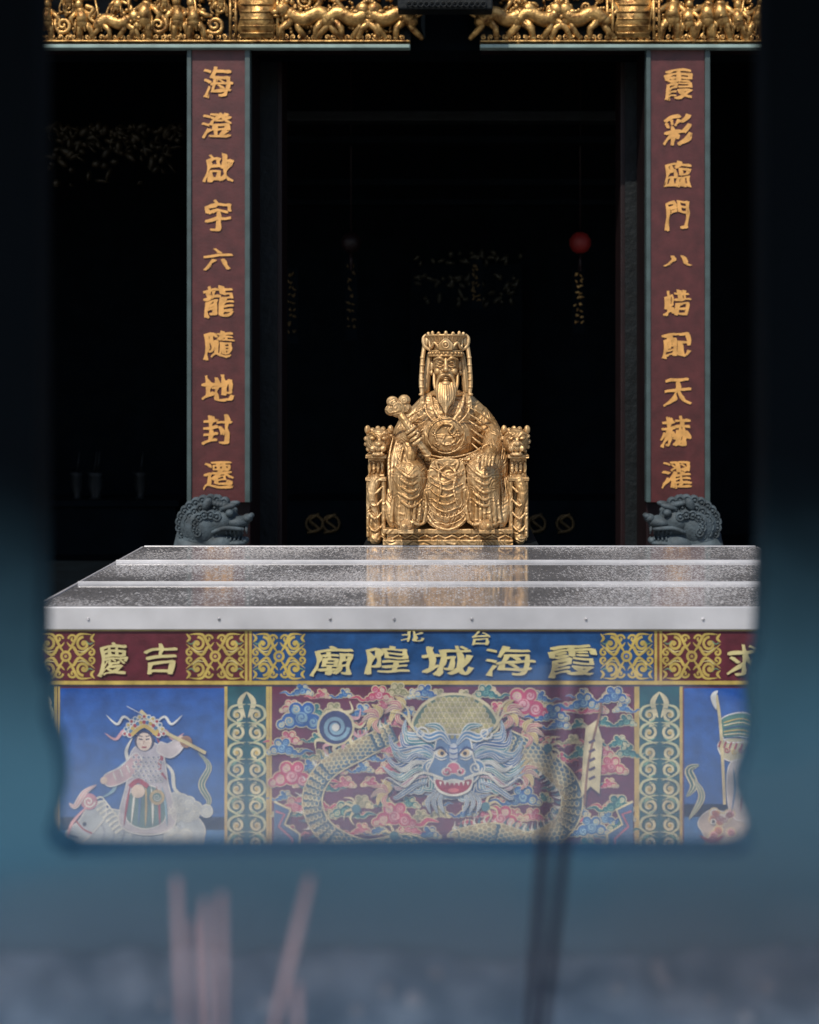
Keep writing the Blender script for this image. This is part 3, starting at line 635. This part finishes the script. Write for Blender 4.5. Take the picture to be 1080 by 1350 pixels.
    T([(46,-62,117),(40,-69,115),(38.5,-76,109)],[2.7,2.4,1.9],8)
    for k in range(6): T(c([(74-k*4,-10-k*6,150-k*3),(76-k*4,-22-k*6.2,130),(73-k*3,-36-k*5,110)],4),[0.6,1.7,0.8],6)
    for q in (-1,1):
        for k in range(6): T(c([(q*28,-25,179-k*9),(q*41,-23-k*1.6,172-k*10),(q*53,-16,163-k*10),(q*65,-4,150-k*8)],4),[0.6,1.6,1.6,0.6],6)
        b.torus((q*53,-50,122),8.5,1.3,n=16,m=6)
    # ---- legs
    for q,kx in ((-1,-48),(1,46)):
        T([(q*26,4,94),(kx,-30,94),(kx,-50,90)],[28,25,23]); T([(kx,-52,88),(kx+q*2,-54,60),(kx+q*3,-54,40),(kx+q*3,-54,30)],[23,20,20,19])
        T([(kx+q*2,-58,27),(kx+q*3,-76,25),(kx+q*5,-90,23)],[10,9,6.5]); b.box((kx+q*4,-76,20.5),(20,38,4)); T([(kx+q*5,-92,25),(kx+q*5.5,-98,29)],[4.5,3],8)
        for k in range(5):
            z0=100-k*9.5; T(c([(kx-21,-50,z0+5),(kx-9,-71-RL.random()*2,z0-5),(kx+4,-75,z0-9-RL.random()*3),(kx+19,-60,z0)],4),[0.5,2.1,2.2,0.5],6)
        for k in range(7):
            x=kx-19+k*6.6+RL.uniform(-2,2); yy=-55-19*math.sin(math.acos(max(-1,min(1,(k-3)/3.6))))
            T(c([(x*0.98+kx*0.02,yy,66+RL.uniform(-8,8)),(x+RL.uniform(-2,3),yy+1,48),(x+q*2,yy+2,30)],4),[0.5,2.3,3.0],6)
        T(c([(kx-22,-52,33),(kx-12,-72,27),(kx+2,-77,31),(kx+14,-72,27),(kx+25,-50,33)],5),[2.0]*3,8)
        for k in range(3): T(c([(q*(24+k*3),-50-k*3,96-k*5),(q*(27+k*2),-60,66),(q*(27+k*3),-62,32)],4),[1.0,2.8,2.6],8)
    for q in (-1,1): T(c([(q*72,-10,92),(q*74,-30,66),(q*71,-44,38),(q*67,-48,24)],4),[11,11,10,8])
    for q in (-1,1):
        for k in range(3): T(c([(q*(62+k*6),-46+k*6,90),(q*(66+k*5),-54+k*6,60),(q*(63+k*5),-60+k*5,22)],4),[0.6,2.0,1.6],6)
    # ---- apron hanging over the lap between the knees
    pr=c([(-19,108,0),(19,108,0),(24,70,0),(28,42,0),(20,25,0),(0,17,0),(-22,25,0),(-29,42,0),(-25,70,0)],5,True)
    b.prism([(p.x,p.y) for p in pr],-61,-52); E((0,-55,58),(25,12,42))
    for zz,w_ in ((0,1.5),(7,0.8),(16,0.8)):
        T(c([(-28+zz*0.1,-61,43+zz),(-18,-66,27+zz),(0,-68,20+zz),(18,-66,27+zz),(28-zz*0.1,-61,43+zz)],5),[w_]*3,8)
    for k in range(9): T([(-24+k*6,-68+abs(k-4)*.9,32+abs(k-4)*2.2),(-21+k*6,-68+abs(k-3.5)*.9,40+abs(k-3.5)*2.2),(-18+k*6,-68+abs(k-3)*.9,32+abs(k-3)*2.2)],[0.8]*3,6)
    for k in range(6):
        z=98-k*9.5; x=RL.uniform(-4,4); T(c([(-22,-60,z+RL.uniform(0,6)),(-12+x,-66,z-3),(x,-69,z-7),(12+x,-66,z-3),(22,-60,z+RL.uniform(0,6))],4),[0.5,1.0+RL.random(),1.4,0.5],6)
    for q in (-1,1): T(c([(q*5,-58,104),(q*11,-65,92),(q*8,-68,74),(q*13,-68,52)],5),[1.6,1.8,0.9],8)
    E((0,-58,104),(6,5,5)); T(c([(-6,-60,104),(-14,-62,108),(-10,-62,98),(-2,-61,103)],4),[1.6]*3,8); T(c([(6,-60,104),(14,-62,108),(10,-62,98),(2,-61,103)],4),[1.6]*3,8)
    SZ=S*0.972
    xf=Matrix.Translation((PX(590,4.76+66*S),4.76+66*S,TT+0.004))@Matrix.Diagonal((S,S,SZ,1))
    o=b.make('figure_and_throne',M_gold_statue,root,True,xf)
    r=o.modifiers.new('r','REMESH'); r.mode='VOXEL'; r.voxel_size=0.0019; r.use_smooth_shade=True
    sm=o.modifiers.new('s','SMOOTH'); sm.factor=0.5; sm.iterations=2
    return root
statue()
st=empty('statue_stand')
boxobj('plinth',PX(490,5)-0.02,PX(700,5)+0.02,BY+0.03,5.3,0,TT-0.002,M_darkwood,st,0.004)
boxobj('plinth_foot',PX(490,5)-0.05,PX(700,5)+0.05,BY+0.012,5.33,0,0.12,M_darkwood,st,0.004)

# ================================================================ TEMPLE FACADE
CY=7.5
def couplet(u0,u1,chars,boxes,name):
    root=empty(name)
    zb,zt=PZ(662,CY),PZ(65,CY)
    boxobj('board',PX(u0+6,CY),PX(u1-7,CY),CY,CY+0.06,zb,zt,M_maroon,root)
    boxobj('frame_a',PX(u0,CY),PX(u0+6,CY)-0.001,CY-0.012,CY+0.06,zb,zt,M_teal,root,0.003)
    boxobj('frame_b',PX(u1-7,CY)+0.001,PX(u1,CY),CY-0.012,CY+0.06,zb,zt,M_teal,root,0.003)
    calligraphy('gold_characters',[(c,)+b for c,b in zip(chars,boxes)],CY,M_gold_letter,root,0.006,0.085)
couplet(247,330,"海澄啟宇六龍隨地封遷",[(268,308,86,130),(266,308,147,184),(267,308,200,242),(270,307,261,306),(268,307,326,358),(268,310,374,421),(268,310,434,476),(266,310,492,530),(266,308,544,588),(268,308,606,648)],'couplet_board')
couplet(852,936,"霞彩臨門八蜡配天赫濯",[(875,914,88,134),(874,914,148,194),(875,912,210,248),(876,910,262,306),(874,914,336,352),(874,912,380,418),(872,912,436,474),(874,912,496,538),(870,912,546,592),(872,912,606,646)],'couplet_board')
def column(u0,u1):
    root=empty('temple_column')
    boxobj('shaft',PX(u0,CY),PX(u1,CY),CY+0.062,CY+0.45,0.35,4.6,M_darkred,root,0.01)
    boxobj('base',PX(u0,CY)-0.05,PX(u1,CY)+0.05,CY+0.03,CY+0.5,0,0.35,M_stone,root,0.01)
column(249,328); column(854,934)
def jamb(u0,u1):
    root=empty('door_jamb')
    boxobj('post',PX(u0,8.0),PX(u1,8.0),8.0,8.25,0,4.5,M_darkred,root,0.01)
    boxobj('moulding',PX(u0,8.0)+0.03,PX(u1,8.0)-0.03,7.985,7.999,0.3,4.4,M_darkwood,root,0.004)
jamb(336,372); jamb(818,848)

def carved(u0,u1,name):
    Y=7.47; root=empty(name); k=Y/F
    boxobj('beam',PX(u0,Y),PX(u1,Y),Y+0.05,Y+0.18,PZ(57,Y),PZ(-70,Y),M_darkwood,root)
    boxobj('bottom_moulding',PX(u0,Y),PX(u1,Y),Y-0.02,Y+0.045,PZ(64,Y),PZ(59,Y),M_trim,root,0.004)
    boxobj('beam_soffit',PX(u0,Y)+0.01,PX(u1,Y)-0.01,Y+0.047,Y+0.18,PZ(62,Y),PZ(57,Y)-0.002,M_darkred,root)
    boxobj('gold_fillet',PX(u0,Y),PX(u1,Y),Y-0.03,Y+0.045,PZ(57,Y)+0.002,PZ(54.5,Y),M_gold_carve,root,0.003)
    boxobj('gold_fillet_top',PX(u0,Y),PX(u1,Y),Y-0.045,Y+0.045,PZ(-14,Y),PZ(-18,Y),M_gold_carve,root,0.003)
    b=MB(); R=random.Random(int(u0)+5)
    def P(u,v,d=0): return (PX(u,Y),Y-0.0-d,PZ(v,Y))
    def person(u,v,h,f=1):
        s=h*k
        base=Vector(P(u,v)); ph=R.uniform(-0.15,0.15)
        q=lambda x,z,d=0.0: base+Vector((f*(x+ph*z)*s,-0.01-d,z*s))
        b.tube([q(-0.14,0),q(-0.1,0.28),q(0,0.5)],[0.09*s,0.11*s,0.14*s],8); b.tube([q(0.24,0.0),q(0.2,0.25),q(0.02,0.48)],[0.08*s,0.1*s,0.13*s],8)
        b.tube([q(0,0.42),q(0.02,0.6),q(0,0.76)],[0.2*s,0.16*s,0.13*s],10)
        b.ell(q(0,0.9,0.015),(0.11*s,0.11*s,0.125*s),seg=12,ring=8); b.ell(q(0,1.02,0.008),(0.14*s,0.11*s,0.06*s),seg=12,ring=6)
        hx=R.uniform(0.5,0.95)
        b.tube([q(0.1,0.72),q(0.32,0.6),q(0.46,hx)],[0.08*s,0.07*s,0.05*s],8); b.tube([q(-0.1,0.72),q(-0.3,0.55),q(-0.24,0.38)],[0.08*s,0.07*s,0.05*s],8)
        if R.random()<0.6: b.tube([q(0.5,0.2,0.02),q(0.44,1.15,0.02)],[0.028*s,0.028*s],6)
        b.tube(cat([q(-0.12,0.7,-0.01),q(-0.35,0.5,-0.01),q(-0.42,0.2,-0.01),q(-0.3,0.05,-0.01)],4),0.04*s,6)
        for j in range(4): b.tube([q(-0.16+j*0.1,0.48,0.02+0.0*j),q(-0.2+j*0.13,0.2,0.025)],[0.02*s,0.03*s],6)
    def beast(u,v,h,f=1):
        s=h*k; base=Vector(P(u,v)); q=lambda x,z,d=0.0: base+Vector((f*x*s,-0.02-d,z*s))
        b.tube(cat([q(-0.6,0.45),q(-0.3,0.64),q(0.1,0.48),q(0.4,0.62)],4),[0.18*s,0.2*s,0.2*s,0.18*s],10)
        for x,x2 in ((-0.55,-0.85),(-0.4,-0.2),(0.25,0.05),(0.4,0.75)): b.tube([q(x,0.45),q((x+x2)/2+0.08,0.26),q(x2,0.02)],[0.13*s,0.09*s,0.07*s],8)
        b.ell(q(0.62,0.72,0.01),(0.2*s,0.16*s,0.18*s)); b.ell(q(0.8,0.64,0.02),(0.12*s,0.1*s,0.08*s)); b.ell(q(0.78,0.54,0.02),(0.1*s,0.08*s,0.04*s))
        for j in range(10): b.ell(q(0.48+0.2*math.cos(j*.7),0.72+0.2*math.sin(j*.7),0.02),(0.07*s,)*3,seg=8,ring=6)
        for j in range(14): b.ell(q(-0.55+j*0.07,0.6+R.uniform(-0.12,0.14),0.14*s),(0.05*s,0.03*s,0.04*s),seg=8,ring=6)
        b.tube(cat([q(-0.62,0.5),q(-0.9,0.7),q(-0.75,0.95),q(-0.95,1.05)],4),[0.05*s,0.09*s],8)
    def curl(u,v,r,a0=0,dr=1,turn=1.4,th=2.0):
        n=int(12*turn); b.tube([P(u+r*(1-0.85*i/n)*math.cos(a0+dr*6.283*turn*i/n),v+r*(1-0.85*i/n)*math.sin(a0+dr*6.283*turn*i/n),0.01+0.015*i/n) for i in range(n+1)],[th*k*1.15,th*k*.65],7,True)
    def leafy(u,v,r):
        for j in range(5):
            a=R.uniform(0,6.28); b.ell(P(u+r*math.cos(a),v+r*math.sin(a),R.uniform(-0.02,0.01)),(R.uniform(2,4.5)*k,0.02,R.uniform(1.5,3)*k),(0,R.uniform(0,3),0),seg=8,ring=6)
    if u0<300: plan=[('p',50,300),('panel',305,374),('b',378,u1-4)]
    else: plan=[('b',u0+4,792),('panel',800,868),('p',872,u1-4)]
    for kind,a,c_ in plan:
        for i in range(int((c_-a)/7)): leafy(R.uniform(a,c_),R.uniform(-10,52),6)
        if kind=='p':
            x=a+12
            while x<c_-8:
                h=R.uniform(48,62); v=52; ch=R.random()
                if ch<0.66: person(x,v,h,R.choice((-1,1))); x+=R.uniform(20,30)
                elif ch<0.84: beast(x+12,v,40,R.choice((-1,1))); person(x+12,26,34); x+=46
                else:
                    curl(x,34,12,R.uniform(0,6),R.choice((-1,1)),1.6,2.8); curl(x+6,12,9,R.uniform(0,6),1,1.5,2.4); person(x+8,20,34); x+=28
        elif kind=='b':
            x=a+28
            while x<c_-22: beast(x,52,52,R.choice((-1,1))); x+=R.uniform(46,56)
            for i in range(int((c_-a)/9)): curl(R.uniform(a,c_),R.uniform(-8,30),R.uniform(5,10),R.uniform(0,6),R.choice((-1,1)),1.4,2.1)
        else:
            for t in (a,a+7,c_-7,c_): b.tube([P(t,52,0.03),P(t,-10,0.03)],2.0*k,8)
            b.prism([(PX(a+13,Y),PZ(-6,Y)),(PX(c_-13,Y),PZ(-6,Y)),(PX(c_-9,Y),PZ(6,Y)),(PX(c_-13,Y),PZ(24,Y)),(PX(c_-9,Y),PZ(40,Y)),(PX(c_-14,Y),PZ(51,Y)),(PX(a+14,Y),PZ(51,Y)),(PX(a+9,Y),PZ(40,Y)),(PX(a+13,Y),PZ(24,Y)),(PX(a+9,Y),PZ(6,Y))],Y-0.03,Y+0.01)
            for i in range(6): b.tube([P(a+14,-2+i*9.5,0.032),P(c_-14,-2+i*9.5,0.032)],1.2*k,6)
            for t in (a+3.5,c_-3.5):
                for i in range(6): curl(t,-6+i*11,3.5,i,1,1.2,1.3)
    for i in range(int((u1-u0)/9)): curl(u0+5+i*9,50,3.5,R.uniform(0,6),R.choice((-1,1)),1.2,1.3)
    b.make('gilded_relief',M_gold_carve,root,True)
carved(40,541,'gilded_carved_lintel'); carved(633,1016,'gilded_carved_lintel')
pl=empty('hanging_name_plaque')
boxobj('plaque_board',PX(524,7.2),PX(650,7.2),7.2,7.32,PZ(12,7.2),PZ(-160,7.2),M_darkwood,pl,0.01)
b=MB()
for i in range(14): b.torus((PX(540+i*7.5,7.2),7.19,PZ(6,7.2)),0.015,0.005,n=12,m=6)
b.make('plaque_carving',M_darkwood,pl)

roof=empty('temple_roof')
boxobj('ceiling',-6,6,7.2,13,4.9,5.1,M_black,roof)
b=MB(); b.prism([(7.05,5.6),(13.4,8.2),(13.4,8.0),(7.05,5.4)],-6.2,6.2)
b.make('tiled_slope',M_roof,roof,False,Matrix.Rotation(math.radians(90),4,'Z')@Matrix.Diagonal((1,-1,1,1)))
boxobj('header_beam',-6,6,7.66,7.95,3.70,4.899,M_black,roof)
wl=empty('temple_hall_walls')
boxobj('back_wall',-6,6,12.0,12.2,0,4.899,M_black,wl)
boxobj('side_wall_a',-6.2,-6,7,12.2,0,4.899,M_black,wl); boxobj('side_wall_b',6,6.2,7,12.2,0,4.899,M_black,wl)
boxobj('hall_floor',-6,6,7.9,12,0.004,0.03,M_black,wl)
bm_=empty('ceiling_beam')
for i,(v,Y,h,m) in enumerate(((145,9.2,14,M_darkwood),(178,9.6,10,M_black),(235,10.2,9,M_black),(262,10.5,8,M_black))):
    boxobj('beam_%d'%i,PX(372,Y),PX(825,Y),Y,Y+0.15,PZ(v+h,Y),PZ(v,Y),m,bm_,0.01)
ca=empty('inner_altar_cabinet')
boxobj('cabinet_body',PX(372,11),PX(830,11),11,11.6,0,PZ(660,11),M_black,ca)
b=MB(); R=random.Random(3)
for u in (415,437,745,708):
    b.torus((PX(u,11),10.98,PZ(690,11)),0.075,0.012,n=24)
    b.tube(cat([(PX(u-8,11),10.98,PZ(702,11)),(PX(u+6,11),10.98,PZ(697,11)),(PX(u-6,11),10.98,PZ(686,11)),(PX(u+5,11),10.98,PZ(678,11))],5),0.014,6)
b.make('medallions',M_gold_dim,ca)
boxobj('shrine_niche',PX(540,11.4),PX(690,11.4),11.61,11.9,PZ(640,11.4),PZ(345,11.4),M_black,ca)
b=MB()
for i in range(70):
    u=R.uniform(545,690); v=R.choice((R.uniform(360,375),R.uniform(330,345),R.uniform(380,400)))
    b.ell((PX(u,11.4),11.6,PZ(v,11.4)),(0.04*R.random()+0.02,0.03,0.02),(0,R.uniform(0,3),0),seg=8,ring=6)
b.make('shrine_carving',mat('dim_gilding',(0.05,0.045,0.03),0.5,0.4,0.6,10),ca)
for u,v0,v1 in ((385,362,445),(463,350,440),(763,362,432),(628,350,400)):
    r=empty('hanging_gilt_banner'); Y=10.2
    boxobj('cloth',PX(u-8,Y),PX(u+8,Y),Y,Y+0.02,PZ(v1+8,Y),PZ(v0-8,Y),M_black,r)
    b=MB(); n=9
    for j in range(n):
        for t in range(3): b.ell((PX(u+random.uniform(-5,5),Y),Y-0.01,PZ(v0+(v1-v0)*j/n+random.uniform(-2,2),Y)),(0.018,0.008,0.008),(0,random.uniform(0,3),0),seg=8,ring=6)
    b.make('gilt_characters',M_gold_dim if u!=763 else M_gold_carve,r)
for u,v,s_ in ((765,320,0.085),(463,320,0.08)):
    r=empty('red_lantern'); Y=9.8
    b=MB(); b.lathe((PX(u,Y),Y,PZ(v,Y)),[(-s_,s_*0.35),(-s_*0.8,s_*0.7),(-s_*0.3,s_),(s_*0.3,s_),(s_*0.8,s_*0.7),(s_,s_*0.35)],n=32,wob=0.03,wn=16); b.make('silk',M_red if u>600 else M_darkred,r)
    b=MB(); b.tube([(PX(u,Y),Y,PZ(v,Y)+s_),(PX(u,Y),Y,4.9)],0.006,6); b.tube([(PX(u,Y),Y,PZ(v,Y)-s_),(PX(u,Y),Y,PZ(v,Y)-s_*2.6)],[0.012,0.018],6); b.make('cord_and_tassel',M_darkred,r)
b=MB(); R=random.Random(9)
for i in range(160):
    u=R.uniform(60,240); v=165+abs(R.gauss(0,28)); Y=9
    b.ell((PX(u,Y),Y+R.uniform(0,.1),PZ(v,Y)),(R.uniform(.02,.06),0.04,R.uniform(.01,.03)),(0,R.uniform(0,3),0),seg=8,ring=6)
b.make('carved_bracket',mat('dark_gilding',(0.035,0.026,0.014),0.5,0.4,0.6,10))  # bracket in a very dark gold base colour
sb=empty('offering_table'); OY=10.6
boxobj('top',PX(20,OY),PX(236,OY),OY,OY+0.5,PZ(668,OY),PZ(660,OY),M_black,sb,0.004); boxobj('body_box',PX(30,OY),PX(230,OY),OY+0.05,OY+0.45,0,PZ(669,OY),M_black,sb)
b=MB()
for u in (95,118,122,180): b.lathe((PX(u,OY),OY+0.15,PZ(660,OY)),[(0,0.05),(0.03,0.03),(0.12,0.06),(0.2,0.05),(0.24,0.07)],n=20); b.tube([(PX(u,OY),OY+0.15,PZ(660,OY)+0.24),(PX(u,OY)+0.02,OY+0.15,PZ(660,OY)+0.42)],[0.012,0.006],6)
b.make('altar_vases',M_darkwood,sb)

# ================================================================ STONE LIONS
def lion(u,f):
    Y=6.9; k=Y/F; root=empty('stone_guardian_lion'); b=MB()
    def q(x,y,z): return (PX(u,Y)+f*x*k,Y+y*k,PZ(720,Y)+z*k)
    def E(c,r,rot=0): b.ell(q(*c),(r[0]*k,r[1]*k,r[2]*k),(0,rot*f,0))
    E((-10,2,28),(34,30,32)); E((16,-4,34),(22,23,22)); E((36,-8,33),(17,17,9)); E((50,-9,38),(7,11,6)); E((33,-8,6),(17,15,5)); E((47,-8,9),(5,8,5))
    b.ell(q(34,-4,19),(10*k,9*k,12*k)); E((14,-8,4),(22,20,16))
    for s in (-1,1):
        E((26,s*14-6,54),(12,6,4.5),-0.25); E((29,s*15-8,46.5),(5.5,5,5)); E((0,s*24,58),(6,5,9),0.5); E((54,s*6-8,41),(4,4,3.5))
        b.tube(cat([q(8,s*18-8,22),q(24,s*18-8,27),q(46,s*15-8,25)],4),[2.5*k,3*k,2.5*k],8)
    for i in range(6): b.tube([q(24+i*5,-23+i*1.6,26),q(25+i*5,-23+i*1.6,19)],[2.2*k,1*k],6)
    for i in range(5): b.tube([q(24+i*5,-21+i*1.6,9),q(25+i*5,-21+i*1.6,14)],[2.0*k,1*k],6)
    for ring,(rr,nn) in enumerate(((18,7),(29,10),(40,13))):
        for i in range(nn):
            a=0.9+2.9*i/(nn-1)+0.1*ring; x=2+rr*math.cos(a); z=30+rr*0.82*math.sin(a)
            y=-30+rr*0.55
            E((x,y,z),(7.2,7,7)); b.torus(q(x,y-6.5,z),4.6*k,1.5*k,n=14,m=6); E((x,y-8,z),(1.8,1.8,1.8))
    for i in range(6): E((2+i*4,-20,60-i*0.8),(5,5,4))
    b.tube([q(-14,10,10),q(-22,14,-30),q(-30,20,-70)],[34*k,36*k,38*k],16)
    for s in (-1,1):
        b.tube([q(14,s*18,-10),q(18,s*18,-50),q(18,s*16,-88)],[15*k,11*k,12*k],12); E((24,s*16,-92),(16,12,9)); E((-30,s*26,-82),(22,12,20))
    b.make('lion_body',M_stone,root)
    zt=PZ(720,Y)-98*k
    boxobj('pedestal',PX(u,Y)-0.27,PX(u,Y)+0.27,Y-0.2,Y+0.3,0.06,zt,M_stone,root,0.01); boxobj('pedestal_foot',PX(u,Y)-0.31,PX(u,Y)+0.31,Y-0.24,Y+0.34,0,0.0595,M_stone,root,0.01)
lion(278,1); lion(905,-1)

# ================================================================ INCENSE BURNER (foreground)
def burner():
    root=empty('incense_burner'); D=0.92; T=0.035
    L=[(46,-400),(46,300),(46,700),(46,850),(44,872),(48,890),(56,904),(55,922),(53,940),(57,962),(66,985),(71,1012),(72,1040),(69,1062),(64,1082),(60,1098),(66,1114),(86,1124),(130,1129),(597,1127)]
    Rr=[(597,1127),(930,1129),(976,1128),(994,1118),(997,1102),(990,1084),(981,1062),(980,1038),(988,1012),(995,985),(996,955),(993,925),(994,900),(999,875),(1007,845),(1010,700),(1010,300),(1010,-400)]
    X0,X1=PX(-260,D),PX(1330,D)
    pts=[(PX(p.x,D),PZ(p.y,D)) for p in cat([(x,y,0) for x,y in L],4)]
    ptr=[(PX(p.x,D),PZ(p.y,D)) for p in cat([(x,y,0) for x,y in Rr],4)]
    zt=PZ(-400,D); zb=1.10
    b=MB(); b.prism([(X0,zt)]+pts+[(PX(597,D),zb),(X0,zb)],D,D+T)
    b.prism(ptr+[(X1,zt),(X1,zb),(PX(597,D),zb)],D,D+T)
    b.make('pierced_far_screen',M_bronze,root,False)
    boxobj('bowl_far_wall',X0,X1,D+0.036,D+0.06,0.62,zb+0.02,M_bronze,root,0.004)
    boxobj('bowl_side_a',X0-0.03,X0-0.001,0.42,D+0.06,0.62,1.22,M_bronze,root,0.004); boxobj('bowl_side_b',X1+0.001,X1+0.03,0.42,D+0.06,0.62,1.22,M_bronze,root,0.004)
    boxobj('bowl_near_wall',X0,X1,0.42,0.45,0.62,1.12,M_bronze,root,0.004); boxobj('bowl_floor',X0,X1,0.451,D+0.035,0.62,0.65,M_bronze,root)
    for x in (X0+0.03,X1-0.03):
        for y in (0.46,D): 
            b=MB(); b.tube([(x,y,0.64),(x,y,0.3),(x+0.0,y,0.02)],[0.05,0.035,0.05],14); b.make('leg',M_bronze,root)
    # unseen canopy, added and sized to keep sun off the burner; slim front posts
    boxobj('added_shade_canopy',X0-0.35,X1+0.25,0.0,D+0.08,zt+0.002,zt+0.06,M_black,root,0.01)
    for x in (X0-0.25,X1+0.2):
        b=MB(); b.tube([(x,0.05,0.02),(x,0.05,zt)],[0.025,0.025],12); b.make('added_canopy_post',M_black,root)
    nx,ny=120,60; V=[];Fs=[]
    for j in range(ny+1):
        for i in range(nx+1):
            x=X0+(X1-X0)*i/nx; y=0.452+(D-0.455)*j/ny
            h=0.008*noise.noise(Vector((x*9,y*9,0)))+0.008*noise.noise(Vector((x*40,y*40,3)))+0.035*max(0,(y-0.80)/0.12)**2
            V.append((x,y,1.145+h))
    for j in range(ny):
        for i in range(nx): a=j*(nx+1)+i; Fs.append((a,a+1,a+nx+2,a+nx+1))
    b=MB(); b.V=V; b.F=Fs; b.make('ash_bed',M_ash,root)
    b=MB(); R=random.Random(2)
    for i in range(40):
        y=R.uniform(0.82,0.905); b.ell((R.uniform(X0,X1),y,1.152+0.035*max(0,(y-0.80)/0.12)**2),(R.uniform(.003,.007),R.uniform(.003,.006),R.uniform(.003,.005)),seg=8,ring=6)
    b.make('ash_clumps',M_pale_ash,root)
burner()
def stick(u0,v0,u1,v1,D,r,m):
    b=MB(); p0=Vector((PX(u0,D),D,PZ(v0,D))); p1=Vector((PX(u1,D),D,PZ(v1,D)))
    d=(p0-p1).normalized(); t=max(0,(p0.z-1.14)/max(1e-3,-d.z)); base=p0+d*t
    b.tube([base,p0.lerp(p1,0.5),p1],[r*0.7,r,r*0.9],8); b.make('incense_stick',m)
for (a,b0,c,d0,D,r,m) in ((240,1350,233,1160,0.80,0.0026,M_stick_red),(262,1350,256,1215,0.81,0.0024,M_stick_red),(276,1350,270,1190,0.79,0.0026,M_stick_red),(294,1350,292,1180,0.80,0.0026,M_stick_red),
    (362,1350,408,1160,0.79,0.0030,M_stick_red),(392,1350,392,1300,0.78,0.0024,M_stick_red),
    (700,1350,733,870,0.80,0.0036,M_stick_dark),(718,1350,770,885,0.81,0.0034,M_stick_dark)):
    stick(a,b0,c,d0,D,r,m)

# ================================================================ INCENSE SMOKE: soft drifting puffs between burner and altar
def smoke():
    m=bpy.data.materials.new('incense_smoke_volume'); m.use_nodes=True; nt=m.node_tree; N=nt.nodes; L=nt.links
    N.remove(N['Principled BSDF'])
    vs=N.new('ShaderNodeVolumeScatter'); vs.inputs['Color'].default_value=(0.50,0.64,1.0,1); vs.inputs['Anisotropy'].default_value=0.0; vs.inputs['Density'].default_value=0.42
    L.new(vs.outputs[0],N['Material Output'].inputs['Volume'])
    V,Fs=unit_sphere(48,30); TEALS=(0.72,0.95,1.0,1)
    for i,(c,r,dn,col) in enumerate((((-0.05,2.45,0.42),(1.9,0.75,0.54),0.50,None),((-0.55,2.1,0.44),(0.9,0.5,0.52),0.20,None),((-0.04,0.868,1.13),(0.55,0.045,0.16),6.0,TEALS),((0.26,0.866,1.24),(0.16,0.04,0.12),4.0,TEALS))):
        b=MB(); b.add([Vector((c[0]+v.x*r[0],c[1]+v.y*r[1],max(0.01,c[2]+v.z*r[2]*(1+0.3*noise.noise(Vector((v.x*2.5,v.y*2.5,i))))))) for v in V],Fs)
        mm=m.copy(); mm.node_tree.nodes['Volume Scatter'].inputs['Density'].default_value=dn
        if col: mm.node_tree.nodes['Volume Scatter'].inputs['Color'].default_value=col
        b.make('incense_smoke',mm,None,True)
smoke()
scene.view_settings.view_transform='Standard'; scene.view_settings.look='None'; scene.view_settings.exposure=0
